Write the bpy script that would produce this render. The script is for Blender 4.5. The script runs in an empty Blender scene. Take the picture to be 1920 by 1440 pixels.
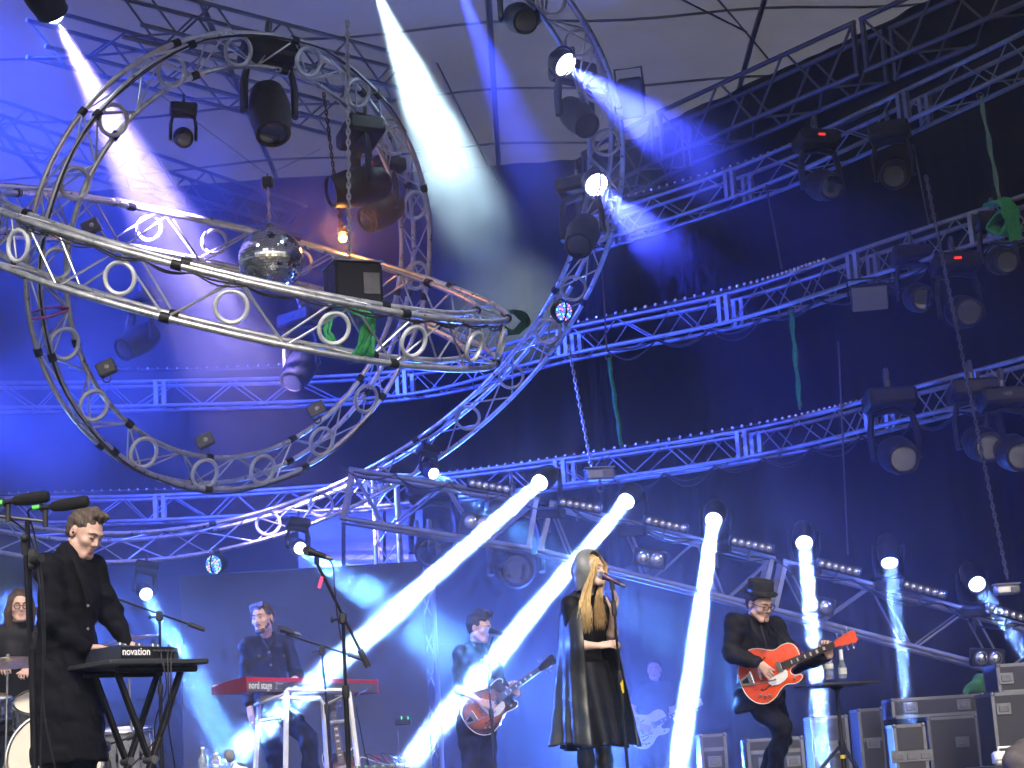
import bpy, math, random
import numpy as np
from mathutils import Vector as V, Matrix, Quaternion
random.seed(7)
rng = np.random.RandomState(11)
SC = bpy.context.scene
COL = SC.collection
PI = math.pi

# ------------------------------------------------------------------ camera, sky, sun, exposure
FPX, PITCH, ROLL = 3430.0, math.radians(11.8), math.radians(3.5)
CAM = V((0, 0, 0.15))
_F = V((0, math.cos(PITCH), math.sin(PITCH)))
_r0 = V((1, 0, 0)); _u0 = V((0, -math.sin(PITCH), math.cos(PITCH)))
_R = _r0 * math.cos(ROLL) - _u0 * math.sin(ROLL)
_U = _r0 * math.sin(ROLL) + _u0 * math.cos(ROLL)
cd = bpy.data.cameras.new('camera'); cam = bpy.data.objects.new('camera', cd); COL.objects.link(cam)
cd.sensor_width = 36; cd.lens = 36 * FPX / 1920; cd.clip_end = 500; cd.clip_start = 0.05
m = Matrix((_R, _U, -_F)).transposed().to_4x4(); m.translation = CAM
cam.matrix_world = m
SC.camera = cam

world = bpy.data.worlds.new('World'); SC.world = world; world.use_nodes = True
nt = world.node_tree; nt.nodes.clear()
sky = nt.nodes.new('ShaderNodeTexSky'); sky.sky_type = 'NISHITA'; sky.sun_disc = False
SUN_EL, SUN_AZ = math.radians(38), math.radians(172)      # behind the audience, a little to the right
sky.sun_elevation = SUN_EL; sky.sun_rotation = SUN_AZ; sky.air_density = 1.0; sky.dust_density = 4.0
bg = nt.nodes.new('ShaderNodeBackground'); bg.inputs[1].default_value = 0.075
wo = nt.nodes.new('ShaderNodeOutputWorld')
nt.links.new(sky.outputs[0], bg.inputs[0]); nt.links.new(bg.outputs[0], wo.inputs[0])

sl = bpy.data.lights.new('sun', 'SUN'); sl.energy = 1.5; sl.angle = math.radians(14); sl.color = (1.0, 0.93, 0.84)
sun = bpy.data.objects.new('sun', sl); COL.objects.link(sun)
sd = V((math.sin(SUN_AZ) * math.cos(SUN_EL), math.cos(SUN_AZ) * math.cos(SUN_EL), math.sin(SUN_EL)))   # towards the sun
sun.rotation_euler = sd.to_track_quat('Z', 'Y').to_euler(); sun.location = (0, -20, 20)

vs = SC.view_settings
vs.view_transform = 'Standard'; vs.look = 'None'; vs.exposure = 1.1; vs.gamma = 1; vs.use_curve_mapping = False
cy = SC.cycles
cy.use_denoising = True
try: cy.denoiser = 'OPENIMAGEDENOISE'
except Exception: pass
cy.max_bounces = 3; cy.diffuse_bounces = 1; cy.glossy_bounces = 2; cy.transmission_bounces = 3
cy.volume_bounces = 0; cy.volume_step_rate = 8.0; cy.volume_max_steps = 14; cy.transparent_max_bounces = 8
cy.sample_clamp_indirect = 3.0; cy.sample_clamp_direct = 0
cy.caustics_reflective = False; cy.caustics_refractive = False
cy.use_adaptive_sampling = True; cy.adaptive_threshold = 0.10; cy.adaptive_min_samples = 24

def P(x, y, d):
    """world point seen at photograph pixel x, y at view depth d"""
    return CAM + (_F + _R * ((x - 960) / FPX) + _U * ((720 - y) / FPX)) * d
def PZ(x, y, z):
    """world point on the ray of pixel x, y at height z"""
    w = _F + _R * ((x - 960) / FPX) + _U * ((720 - y) / FPX)
    return CAM + w * ((z - CAM.z) / w.z)
def PY(x, y, Y):
    w = _F + _R * ((x - 960) / FPX) + _U * ((720 - y) / FPX)
    return CAM + w * (Y / w.y)

# ------------------------------------------------------------------ materials
MATS = {}
def mat(name, col, rough=0.6, metal=0.0, var=0.0, scale=8.0, bump=0.0, bscale=40.0, spec=0.5, sheen=0.0, emit=None, estr=0.0, trans=0.0, alpha=1.0, coat=0.0, stretch=None, rvar=0.0):
    if name in MATS: return MATS[name]
    M = bpy.data.materials.new(name); M.use_nodes = True
    n = M.node_tree.nodes; L = M.node_tree.links
    b = n['Principled BSDF']
    b.inputs['Base Color'].default_value = (*col, 1); b.inputs['Roughness'].default_value = rough
    b.inputs['Metallic'].default_value = metal; b.inputs['Specular IOR Level'].default_value = spec
    b.inputs['Sheen Weight'].default_value = sheen; b.inputs['Transmission Weight'].default_value = trans
    b.inputs['Coat Weight'].default_value = coat; b.inputs['Alpha'].default_value = alpha
    if emit: b.inputs['Emission Color'].default_value = (*emit, 1); b.inputs['Emission Strength'].default_value = estr
    if var or bump or rvar:
        tc = n.new('ShaderNodeTexCoord'); mp = n.new('ShaderNodeMapping'); L.new(tc.outputs['Object'], mp.inputs[0])
        if stretch: mp.inputs['Scale'].default_value = stretch
    if var or rvar:
        t = n.new('ShaderNodeTexNoise'); t.inputs['Scale'].default_value = scale; t.inputs['Detail'].default_value = 5
        L.new(mp.outputs[0], t.inputs['Vector'])
    if var:
        r = n.new('ShaderNodeMapRange'); r.inputs[1].default_value = .3; r.inputs[2].default_value = .7
        r.inputs[3].default_value = 1 - var; r.inputs[4].default_value = 1 + var
        L.new(t.outputs[0], r.inputs[0])
        mx = n.new('ShaderNodeVectorMath'); mx.operation = 'SCALE'; mx.inputs[0].default_value = col
        L.new(r.outputs[0], mx.inputs['Scale']); L.new(mx.outputs[0], b.inputs['Base Color'])
    if rvar:
        r = n.new('ShaderNodeMapRange'); r.inputs[1].default_value = .3; r.inputs[2].default_value = .7
        r.inputs[3].default_value = max(0, rough - rvar); r.inputs[4].default_value = min(1, rough + rvar)
        L.new(t.outputs[0], r.inputs[0]); L.new(r.outputs[0], b.inputs['Roughness'])
    if bump:
        t2 = n.new('ShaderNodeTexNoise'); t2.inputs['Scale'].default_value = bscale; t2.inputs['Detail'].default_value = 4
        L.new(mp.outputs[0], t2.inputs['Vector'])
        bp = n.new('ShaderNodeBump'); bp.inputs['Strength'].default_value = bump; bp.inputs['Distance'].default_value = .02
        L.new(t2.outputs[0], bp.inputs['Height']); L.new(bp.outputs[0], b.inputs['Normal'])
    MATS[name] = M
    return M
def emis(name, col, s):
    if name in MATS: return MATS[name]
    M = bpy.data.materials.new(name); M.use_nodes = True
    n = M.node_tree.nodes; n.clear()
    e = n.new('ShaderNodeEmission'); e.inputs[0].default_value = (*col, 1); e.inputs[1].default_value = s
    o = n.new('ShaderNodeOutputMaterial'); M.node_tree.links.new(e.outputs[0], o.inputs[0])
    MATS[name] = M; M.cycles.emission_sampling = 'NONE' if s < 1 else 'FRONT'
    return M

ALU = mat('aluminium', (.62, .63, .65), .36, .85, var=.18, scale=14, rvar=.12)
ALUD = mat('aluminium_shaded', (.24, .25, .27), .48, .6, var=.25, scale=9, rvar=.1)  # aluminium darkened: weaker light on the rear trusses put into the colour
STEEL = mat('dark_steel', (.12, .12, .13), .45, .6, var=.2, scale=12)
BLK = mat('black_paint', (.009, .009, .011), .5, 0, var=.3, scale=10, rvar=.12, spec=.25)
BLKM = mat('black_matte', (.010, .010, .011), .8, 0, var=.3, scale=20)
RUB = mat('black_rubber', (.015, .015, .016), .65)
FOAM = mat('black_foam', (.006, .006, .007), .95, bump=.6, bscale=220)
CHROME = mat('chrome', (.75, .75, .77), .12, 1.0)
WHT = mat('white_plastic', (.72, .72, .70), .4, var=.06)
GLASSY = mat('lens_glass', (.55, .58, .62), .08, .0, spec=.9, coat=.6, rvar=.05, scale=30)
REFL = mat('lamp_reflector', (.74, .76, .80), .30, .25, coat=.5)
GREEN = mat('green_sling', (.02, .22, .07), .8, var=.25, scale=30, bump=.3, bscale=80)

# ------------------------------------------------------------------ mesh helpers
def frame(d, up=None):
    """orthonormal x, y for direction d"""
    d = V(d).normalized()
    up = V(up) if up is not None else (V((0, 0, 1)) if abs(d.z) < .95 else V((1, 0, 0)))
    x = up.cross(d)
    if x.length < 1e-6: x = V((1, 0, 0)).cross(d)
    x.normalize(); y = d.cross(x)
    return x, y, d
def fmat(o, d, up=None):
    """4x4 with z along d at origin o"""
    x, y, z = frame(d, up)
    M = Matrix((x, y, z)).transposed().to_4x4(); M.translation = V(o); return M

class MB:
    def __init__(s): s.v = []; s.f = []; s.mi = []; s.M = None; s.cur = 0
    def add(s, vs, fs):
        b = len(s.v)
        if s.M is not None: vs = [s.M @ V(q) for q in vs]
        s.v.extend([tuple(q) for q in vs]); s.f.extend([tuple(b + i for i in q) for q in fs]); s.mi.extend([s.cur] * len(fs)); return s
    def box(s, c, sz, M=None):
        x, y, z = [q / 2 for q in sz]; c = V(c)
        vs = [V((i * x, j * y, k * z)) for i in (-1, 1) for j in (-1, 1) for k in (-1, 1)]
        if M is not None: vs = [M @ q for q in vs]
        return s.add([c + q for q in vs], [(0, 1, 3, 2), (4, 6, 7, 5), (0, 4, 5, 1), (2, 3, 7, 6), (0, 2, 6, 4), (1, 5, 7, 3)])
    def bbox(s, c, sz, b=.01, M=None):
        """bevelled box"""
        x, y, z = [q / 2 for q in sz]; c = V(c); b = min(b, x * .9, y * .9, z * .9)
        pr = []
        for (X, Y, Z) in ((x - b, y - b, -z), (x, y, -z + b), (x, y, z - b), (x - b, y - b, z)):
            k = b if X == x else 0.0
            pr.append([V(q) for q in ((X, -Y + k, Z), (X, Y - k, Z), (X - k, Y, Z), (-X + k, Y, Z), (-X, Y - k, Z), (-X, -Y + k, Z), (-X + k, -Y, Z), (X - k, -Y, Z))])
        vs = [q for r in pr for q in r]; fs = []
        for i in range(3):
            for j in range(8): fs.append((i * 8 + j, i * 8 + (j + 1) % 8, i * 8 + 8 + (j + 1) % 8, i * 8 + 8 + j))
        fs.append(tuple(range(7, -1, -1))); fs.append(tuple(24 + j for j in range(8)))
        if M is not None: vs = [M @ q for q in vs]
        return s.add([c + q for q in vs], fs)
    def tube(s, path, r, n=8, closed=False, caps=True, flat=None):
        path = [V(q) for q in path]; N = len(path)
        rr = r if hasattr(r, '__len__') else [r] * N
        vs = []; fs = []; px = None
        for i, q in enumerate(path):
            a = path[i - 1] if (i > 0 or closed) else q
            b = path[(i + 1) % N] if (i < N - 1 or closed) else q
            d = (b - a)
            if d.length < 1e-9: d = V((0, 0, 1))
            d.normalize()
            if px is None: px, _, _ = frame(d)
            else:
                px = px - d * px.dot(d)
                if px.length < 1e-6: px, _, _ = frame(d)
                px.normalize()
            py = d.cross(px)
            for k in range(n):
                t = 2 * PI * k / n
                vs.append(q + (px * math.cos(t) + py * math.sin(t) * (flat or 1)) * rr[i])
        M = N if closed else N - 1
        for i in range(M):
            for k in range(n):
                a = i * n + k; b = i * n + (k + 1) % n; j = ((i + 1) % N) * n
                fs.append((a, b, j + (k + 1) % n, j + k))
        if caps and not closed: fs.append(tuple(range(n - 1, -1, -1))); fs.append(tuple((N - 1) * n + k for k in range(n)))
        return s.add(vs, fs)
    def cyl(s, a, b, ra, rb=None, n=12): return s.tube([a, b], [ra, ra if rb is None else rb], n)
    def lathe(s, prof, M=None, n=24, caps=True):
        """prof: (r, z) list turned about local z"""
        vs = []; fs = []
        for r, z in prof:
            for k in range(n):
                t = 2 * PI * k / n; vs.append(V((r * math.cos(t), r * math.sin(t), z)))
        for i in range(len(prof) - 1):
            for k in range(n): fs.append((i * n + k, i * n + (k + 1) % n, (i + 1) * n + (k + 1) % n, (i + 1) * n + k))
        if caps:
            if prof[0][0] > 1e-5: fs.append(tuple(range(n - 1, -1, -1)))
            if prof[-1][0] > 1e-5: fs.append(tuple((len(prof) - 1) * n + k for k in range(n)))
        if M is not None: vs = [M @ q for q in vs]
        return s.add(vs, fs)
    def sph(s, c, r, n=16, m=10, sc=(1, 1, 1), M=None):
        c = V(c); pr = []
        vs = []; fs = []
        for i in range(m + 1):
            p = PI * i / m
            for k in range(n):
                t = 2 * PI * k / n
                q = V((math.sin(p) * math.cos(t) * sc[0], math.sin(p) * math.sin(t) * sc[1], math.cos(p) * sc[2])) * r
                vs.append(c + (M @ q if M is not None else q))
        for i in range(m):
            for k in range(n): fs.append((i * n + k, (i + 1) * n + k, (i + 1) * n + (k + 1) % n, i * n + (k + 1) % n))
        return s.add(vs, fs)
    def torus(s, c, nrm, R, r, n=28, m=8, x=None):
        X, Y, Z = frame(nrm); c = V(c)
        return s.tube([c + (X * math.cos(2 * PI * k / n) + Y * math.sin(2 * PI * k / n)) * R for k in range(n)], r, m, closed=True)
    def prism(s, poly, z0, z1, M=None, b=0.0):
        """polygon (x, y) extruded along local z, optional edge bevel b (towards centroid)"""
        n = len(poly); cx = sum(q[0] for q in poly) / n; cy_ = sum(q[1] for q in poly) / n
        def ring(z, k):
            out = []
            for i in range(n):
                p, a, c2 = V(poly[i]), V(poly[i - 1]), V(poly[(i + 1) % n])
                t = (c2 - a); t = t.normalized() if t.length > 1e-9 else V((1, 0))
                nn = V((-t.y, t.x)); out.append(V((p.x + nn.x * k, p.y + nn.y * k, z)))
            return out
        area = sum(poly[i - 1][0] * poly[i][1] - poly[i][0] * poly[i - 1][1] for i in range(n))
        k = b if area > 0 else -b
        rings = [ring(z0, k), ring(z0 + b, 0), ring(z1 - b, 0), ring(z1, k)] if b else [ring(z0, 0), ring(z1, 0)]
        vs = [q for r in rings for q in r]; fs = []
        for i in range(len(rings) - 1):
            for j in range(n): fs.append((i * n + j, i * n + (j + 1) % n, (i + 1) * n + (j + 1) % n, (i + 1) * n + j))
        fs.append(tuple(range(n - 1, -1, -1))); fs.append(tuple((len(rings) - 1) * n + j for j in range(n)))
        if M is not None: vs = [M @ q for q in vs]
        return s.add(vs, fs)
    def grid(s, fn, nu, nv, cu=False, cv=False):
        vs = [fn(i / (nu if cu else nu - 1), j / (nv if cv else nv - 1)) for i in range(nu) for j in range(nv)]
        fs = []
        for i in range(nu if cu else nu - 1):
            for j in range(nv if cv else nv - 1):
                a = i * nv + j; b = ((i + 1) % nu) * nv + j; c = ((i + 1) % nu) * nv + (j + 1) % nv; d = i * nv + (j + 1) % nv
                fs.append((a, b, c, d))
        return s.add(vs, fs)
    def mesh(s, name, mats, smooth=True, ang=40):
        me = bpy.data.meshes.new(name); me.from_pydata([tuple(q) for q in s.v], [], s.f)
        for q in (mats if isinstance(mats, (list, tuple)) else [mats]): me.materials.append(q)
        if s.mi and max(s.mi): me.polygons.foreach_set('material_index', s.mi)
        if smooth:
            me.shade_smooth()
            try: me.set_sharp_from_angle(angle=math.radians(ang))
            except Exception: pass
        me.update(); return me
def obj(name, data, parent=None, M=None, world=True):
    o = bpy.data.objects.new(name, data); COL.objects.link(o)
    if parent is not None:
        o.parent = parent
        if world: o.matrix_parent_inverse = WM[parent.name].inverted()
    if M is not None: o.matrix_basis = M
    WM[o.name] = (WM[parent.name] if parent is not None and not world else Matrix()) @ (M if M is not None else Matrix())
    return o
WM = {}
def tag(o, label=None, cat=None, group=None, kind=None):
    if label: o['label'] = label
    if cat: o['category'] = cat
    if group: o['group'] = group
    if kind: o['kind'] = kind
    return o
def thing(name, label, cat, loc=(0, 0, 0), group=None, M=None):
    o = bpy.data.objects.new(name, None); COL.objects.link(o); o.empty_display_size = .1
    o.matrix_basis = M if M is not None else Matrix.Translation(V(loc)); WM[o.name] = o.matrix_basis.copy()
    return tag(o, label, cat, group)
def part(name, mb, m_, parent, world=True, smooth=True, ang=40, label=None):
    o = obj(name, mb.mesh(name, m_, smooth, ang), parent, None, world)
    if label: o['label'] = label
    return o
def struct(name, mb, m_, smooth=True, ang=40):
    return tag(obj(name, mb.mesh(name, m_, smooth, ang)), kind='structure')
SHARED = {}
def shared(key, build):
    if key not in SHARED: SHARED[key] = build()
    return SHARED[key]
def rod(parent, a, b, r, m_, name='brace', n=8):
    """one straight round member as its own object, sharing a unit cylinder"""
    def bld():
        q = MB(); q.lathe([(1, 0), (1, 1)], n=n); return q.mesh('rod', m_)
    me = shared(('rod', m_.name, n), bld)
    a = V(a); b = V(b); M = fmat(a, b - a) @ Matrix.Diagonal((r, r, (b - a).length, 1))
    return obj(name, me, parent, M)
def inst(name, me, parent, M, world=True): return obj(name, me, parent, M, world)
def spline(pts, n):
    """Catmull-Rom through pts, n samples"""
    pts = [V(q) for q in pts]; q = [pts[0] * 2 - pts[1]] + pts + [pts[-1] * 2 - pts[-2]]; out = []
    for i in range(n):
        t = i / (n - 1) * (len(pts) - 1); k = min(int(t), len(pts) - 2); t -= k
        a, b, c, d = q[k:k + 4]
        out.append(.5 * ((2 * b) + (c - a) * t + (2 * a - 5 * b + 4 * c - d) * t * t + (3 * b - a - 3 * c + d) * t ** 3))
    return out
FLOOR = -.18
# ------------------------------------------------------------------ the setting
q = MB(); q.grid(lambda u, v: V((-30 + 60 * u, -12 + 52 * v, -1.5)), 2, 2)
struct('ground', q, mat('dark_grass', (.03, .04, .02), .95, var=.4, scale=.8, bump=.4, bscale=6))
# stage: deck boards on a plinth
q = MB(); q.box((0, 17.6, -.85), (22, 20.6, 1.29)); struct('stage_base', q, BLKM)
q = MB()
q.grid(lambda u, v: V((-11 + 22 * u, 7.2 + 21 * v, FLOOR)), 2, 2)
struct('stage_floor', q, mat('stage_deck', (.018, .018, .02), .45, var=.4, scale=1.6, rvar=.15))
# curtain: long black drape along the back and turning forward on the right
RF_BACK = 8.35
CURT = [PY(-900, 900, 24.3), PY(-200, 900, 24.3), PY(400, 900, 24.3), PY(1000, 900, 24.3), PY(1180, 900, 23.9), PY(1400, 900, 22.2), PY(1700, 900, 20.3), PY(2000, 900, 18.5), PY(2500, 900, 15.8), PY(3000, 900, 13.4)]
CURT = [V((c.x, c.y, FLOOR + .01)) for c in CURT]
cp = spline(CURT, 900)
def curt(u, v):
    i = min(int(u * 899.999), 899); c = cp[i]; t = (cp[min(i + 1, 899)] - cp[max(i - 1, 0)]).normalized(); nrm = V((-t.y, t.x, 0))
    s = i * .035
    d = .05 * math.sin(s * 3.6 + 1.6 * math.sin(s * 1.1)) + .02 * math.sin(s * 8.5 + 2.4 * math.sin(s * 1.9)) + .05 * math.sin(s * 2.2)
    d *= .45 + .55 * (1 - v)
    return c + nrm * d + V((0, 0, v * (RF_BACK - .02 - FLOOR)))
q = MB(); q.grid(curt, 900, 7)
struct('curtain', q, mat('black_drape', (.0030, .0025, .0024), .95, spec=.04, var=.3, scale=1.2))
# roof membrane over the stage, sagging between its trusses
def roof(u, v):
    x = -14 + 28 * u; y = 10.3 + 14.7 * v
    z = 6.6 + 1.95 * min(1, v * 2.4) ** .7 - .18 * max(0, v - .5) + .06 * math.sin(u * PI * 9) ** 2 - .012 * abs(x) - .015 * math.sin(v * 31 + u * 3)  # unseen front edge shaped low and forward to keep sun off the back
    return V((x, y, z))
q = MB(); q.grid(roof, 73, 40)
RFM = mat('roof_membrane', (.38, .38, .40), .75, var=.3, scale=.5, bump=.5, bscale=2.5)
_n = RFM.node_tree.nodes; _tr = _n.new('ShaderNodeBsdfTranslucent'); _tr.inputs[0].default_value = (.55, .55, .56, 1); _mx = _n.new('ShaderNodeMixShader'); _mx.inputs[0].default_value = .13
RFM.node_tree.links.new(_n['Principled BSDF'].outputs[0], _mx.inputs[1]); RFM.node_tree.links.new(_tr.outputs[0], _mx.inputs[2]); RFM.node_tree.links.new(_mx.outputs[0], _n['Material Output'].inputs[0])
ROOF = struct('roof', q, RFM)
for k in range(9):                                   # steel ribs carrying the membrane
    u0 = (k + .5) / 9; q = MB(); q.tube([roof(u0, j / 24) + V((0, 0, -.10)) for j in range(25)], .035, 8); part('rib', q, STEEL, ROOF)
for k in range(5):
    v0 = .36 + .14 * k; q = MB(); q.tube([roof(j / 72, v0) + V((0, 0, -.055)) for j in range(73)], .016, 6); part('seam_tube', q, STEEL, ROOF)
# white tarp seen through the back opening
BACK = thing('tarp_panel', 'pale grey tarp glimpsed behind the vertical truss tower at the back', 'tarp', PY(660, 1250, 23.6))
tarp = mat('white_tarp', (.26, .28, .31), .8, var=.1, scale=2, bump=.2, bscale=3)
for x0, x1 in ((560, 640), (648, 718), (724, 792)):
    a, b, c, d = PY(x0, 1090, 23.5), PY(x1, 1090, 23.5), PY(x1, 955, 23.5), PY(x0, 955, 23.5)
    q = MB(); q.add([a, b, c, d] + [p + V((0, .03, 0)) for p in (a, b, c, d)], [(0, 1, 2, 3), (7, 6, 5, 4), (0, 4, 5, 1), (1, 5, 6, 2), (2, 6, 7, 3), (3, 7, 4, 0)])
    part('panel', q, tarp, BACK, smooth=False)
# dark projection board behind the keyboards
SCRM = thing('backdrop_screen', 'large dark flat screen standing behind the red keyboard', 'screen', PY(560, 1470, 18.2))
a, b = PY(335, 1079, 18.2), PY(792, 1079, 18.2)
q = MB(); q.bbox(((a.x + b.x) / 2, 18.25, (a.z + FLOOR) / 2 + .01), (b.x - a.x, .06, a.z - FLOOR - .02), .01)
part('panel', q, mat('screen_cloth', (.030, .033, .042), .8, var=.12, scale=1.2), SCRM)
for x in (a.x + .1, (a.x + b.x) / 2, b.x - .1):
    q = MB(); q.cyl((x, 18.34, FLOOR + .005), (x, 18.34, a.z), .025); part('upright', q, STEEL, SCRM)
# ------------------------------------------------------------------ trusses
def sweep_truss(label, frames, chords, faces, closed=False, cr=.025, br=.009, pitch=.30, m_=ALU, name='truss', bm=None, couplers=0, base=None, straight=False, span=1):
    """frames: dense list of (pos, A, B); chords: list of (a, b) offsets; faces: chord index pairs laced with zigzag braces"""
    N = len(frames)
    root = thing(name, label, 'truss', base if base is not None else frames[0][0])
    def pt(i, ch):
        p, A, B = frames[i % N]; a, b = chords[ch]; return p + A * a + B * b
    for c in range(len(chords)):
        q = MB(); q.tube([pt(i, c) for i in range(N)], cr, 10, closed=closed); part('chord', q, m_, root)
    L = sum((frames[i + 1][0] - frames[i][0]).length for i in range(N - 1))
    if closed: L += (frames[0][0] - frames[-1][0]).length
    nb = max(2, int(round(L / pitch))); nb += nb % 2
    for (c0, c1) in faces:
        for k in range(nb):
            i0 = int(round(k / nb * (N if closed else N - 1))); i1 = int(round((k + 1) / nb * (N if closed else N - 1)))
            a, b = (c0, c1) if k % 2 == 0 else (c1, c0)
            p0, p1 = pt(i0, a), pt(i1, b); g = (p1 - p0) * .04
            rod(root, p0 + g, p1 - g, br, bm or m_)
    for k in range(couplers):
        i = int(k / couplers * N)
        for c in range(len(chords)):
            p = pt(i, c); t = (pt(i + 1, c) - pt(i - 1 if i else (N - 1 if closed else 0), c)).normalized()
            q = MB(); q.cyl(p - t * .035, p + t * .035, cr + .012, n=10); part('coupler', q, BLK, root)
    return root
def circ_frames(c, n, R, N, x0=None):
    X, Y, Z = frame(n); out = []
    for i in range(N):
        t = 2 * PI * i / N; r = X * math.cos(t) + Y * math.sin(t); out.append((V(c) + r * R, r, Z))
    return out
def add_ring(root, c, nrm, R, r=.014, m_=None):
    def bld():
        q = MB(); q.torus((0, 0, 0), (0, 0, 1), .11, r, 32, 8); return q.mesh('ring', RINGM)
    me = shared(('ring', r), bld)
    s = R / .11
    return inst('ring', me, root, fmat(c, nrm) @ Matrix.Diagonal((s, s, s, 1)))
RINGM = mat('ring_tube', (.60, .62, .66), .35, .25, var=.1)
def nearest(fr, px, py):
    best = None
    for i, f in enumerate(fr):
        v = f[0] - CAM; d = v.dot(_F); x = 960 + FPX * v.dot(_R) / d; y = 720 - FPX * v.dot(_U) / d
        e = (x - px) ** 2 + (y - py) ** 2
        if best is None or e < best[0]: best = (e, i)
    return best[1]

# upright circle
cA = V((-2.3578, 15.9013, 4.7209)); nA = V((.6444, -.6669, -.3741)).normalized(); RA = 1.912
frA = circ_frames(cA, nA, RA, 192)
TRA = sweep_truss('upright circular aluminium truss hanging around the mirror ball', frA, [(-.14, 0.05), (.14, .13), (.14, -.12)], [(0, 1), (0, 2), (1, 2)], True, .024, .0085, .34, couplers=12, base=cA)
for px, py in [(433, 95), (559, 112), (655, 168), (725, 265), (760, 385), (763, 512), (675, 740), (589, 823), (479, 873), (368, 882), (260, 845), (162, 756), (107, 639), (90, 487), (126, 345), (198, 220), (308, 133)]:
    f = frA[nearest(frA, px, py)]; add_ring(TRA, f[0] + nA * .13, nA, .128, .016)
# low tilted circle crossing in front of it
cB = V((-2.1673, 14.4710, 4.2324)); nB = V((-.30096, .32038, -.89821)).normalized(); RB = 2.085
frB = circ_frames(cB, nB, RB, 224)
TRB = sweep_truss('flat tilted circular truss crossing in front of the upright circle', frB, [(.13, .19), (.13, -.19), (-.13, .19), (-.13, -.19)], [(0, 1), (2, 3), (0, 2), (1, 3)], True, .025, .009, .42, couplers=8, base=cB)
for px, py in [(63, 470), (240, 520), (437, 572), (617, 617), (755, 643), (860, 655), (912, 652), (404, 456), (295, 430), (560, 495)]:
    f = frB[nearest(frB, px, py)]; s = .152
    add_ring(TRB, f[0] + f[1] * s, f[1], .112, .0165)
# big circle passing behind, off to the upper right
sC = 16.8 / 19
cC = CAM + (V((-3.0683, 18.2905, 5.5094)) - CAM) * sC; nC = V((.29129, -.48422, -.82503)).normalized(); RC = 4.415 * sC
frC = circ_frames(cC, nC, RC, 288)
TRC = sweep_truss('big tilted circular truss sweeping behind the others to the upper right', frC, [(-.15, 0.0), (.13, .15), (.13, -.15)], [(0, 1), (0, 2), (1, 2)], True, .025, .009, .46, couplers=10, base=cC, m_=ALU)
for px, py in [(1017, 0), (1082, 72), (1115, 157), (1133, 257), (1100, 420), (1069, 530), (1017, 615), (950, 702), (881, 776), (708, 902), (610, 949), (500, 975)]:
    f = frC[nearest(frC, px, py)]; add_ring(TRC, f[0] + nC * .06, (V(f[1]) * -.3 + nC + V((0, -.6, 0))).normalized(), .125, .015)

def box_truss(label, pts, w=.3, h=.3, m_=ALU, seg_plates=True, pitch=.32, cr=.024, br=.0085, tilt=None, faces=None, plates=None):
    """straight box-truss lengths joined end to end along pts"""
    root = thing('truss', label, 'truss', pts[0])
    for k in range(len(pts) - 1):
        a, b = V(pts[k]), V(pts[k + 1]); d = (b - a).normalized()
        S = d.cross(V((0, 0, 1))).normalized(); Uv = S.cross(d).normalized()
        a2, b2 = a + d * .04, b - d * .04
        ch = [(-w / 2, h / 2), (-w / 2, -h / 2), (w / 2, h / 2), (w / 2, -h / 2)]
        for (s, u) in ch: rod(root, a2 + S * s + Uv * u, b2 + S * s + Uv * u, cr, m_, 'chord', 10)
        L = (b2 - a2).length; nb = max(2, int(round(L / pitch))); nb += nb % 2
        for (c0, c1) in faces or [(0, 1), (2, 3), (1, 3)]:
            for i in range(nb):
                e0, e1 = (c0, c1) if i % 2 == 0 else (c1, c0)
                p0 = a2 + d * L * (i + .06) / nb + S * ch[e0][0] + Uv * ch[e0][1]; p1 = a2 + d * L * (i + .94) / nb + S * ch[e1][0] + Uv * ch[e1][1]
                rod(root, p0, p1, br, m_)
        if seg_plates:
            for e in (a2 + d * .03, b2 - d * .03):
                M = Matrix((S, d, Uv)).transposed().to_4x4()
                for sg in (-1, 1): q = MB(); q.box(e, (.05, .045, h), Matrix.Translation(S * sg * w / 2) @ M); part('end_plate', q, m_, root, smooth=False)
    return root
def strip(label, a, b, n, r=.025, up=.0, m_=None, pts=None):
    """black batten with a row of small glass bulbs"""
    path = spline(pts, n) if pts else [V(a).lerp(V(b), i / (n - 1)) for i in range(n)]
    root = thing('bulb_strip', label, 'light strip', path[0])
    q = MB(); q.tube([p + V((0, .04, -.012)) for p in path], .022, 6); part('batten', q, BLKM, root)
    me = shared('bulbd', lambda: MB().sph((0, 0, 0), 1, 10, 6).mesh('bulb', GLASSB))
    for p in path: inst('bulb', me, root, Matrix.Translation(p) @ Matrix.Diagonal((r, r, r, 1)))
    return root
GLASSB = mat('bulb_glass', (.80, .82, .86), .2, .8)
def pz(l, z): return [PZ(x, y, z) for x, y in l]
def curved_truss(label, pts, w, h, m_, plates, pitch=.32, cr=.024, br=.0085):
    """long gently curved box truss made of welded lengths; plates: joint positions 0..1"""
    path = spline(pts, 120); fr = []
    for i, p in enumerate(path):
        d = (path[min(i + 1, 119)] - path[max(i - 1, 0)]).normalized(); S = d.cross(V((0, 0, 1))).normalized(); fr.append((p, S, S.cross(d).normalized()))
    root = sweep_truss(label, fr, [(-w / 2, h / 2), (-w / 2, -h / 2), (w / 2, h / 2), (w / 2, -h / 2)], [(0, 1), (2, 3), (1, 3)], False, cr, br, pitch, m_)
    for t in plates:
        i = int(t * 118); p, S, U_ = fr[i]; d = (path[i + 1] - path[i]).normalized(); M = Matrix((S, d, U_)).transposed().to_4x4()
        for sg in (-1, 1):
            for o in (-.05, .05): q = MB(); q.box(p + d * o, (.055, .05, h), Matrix.Translation(S * sg * w / 2) @ M); part('end_plate', q, m_, root, smooth=False)
    return root
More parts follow.
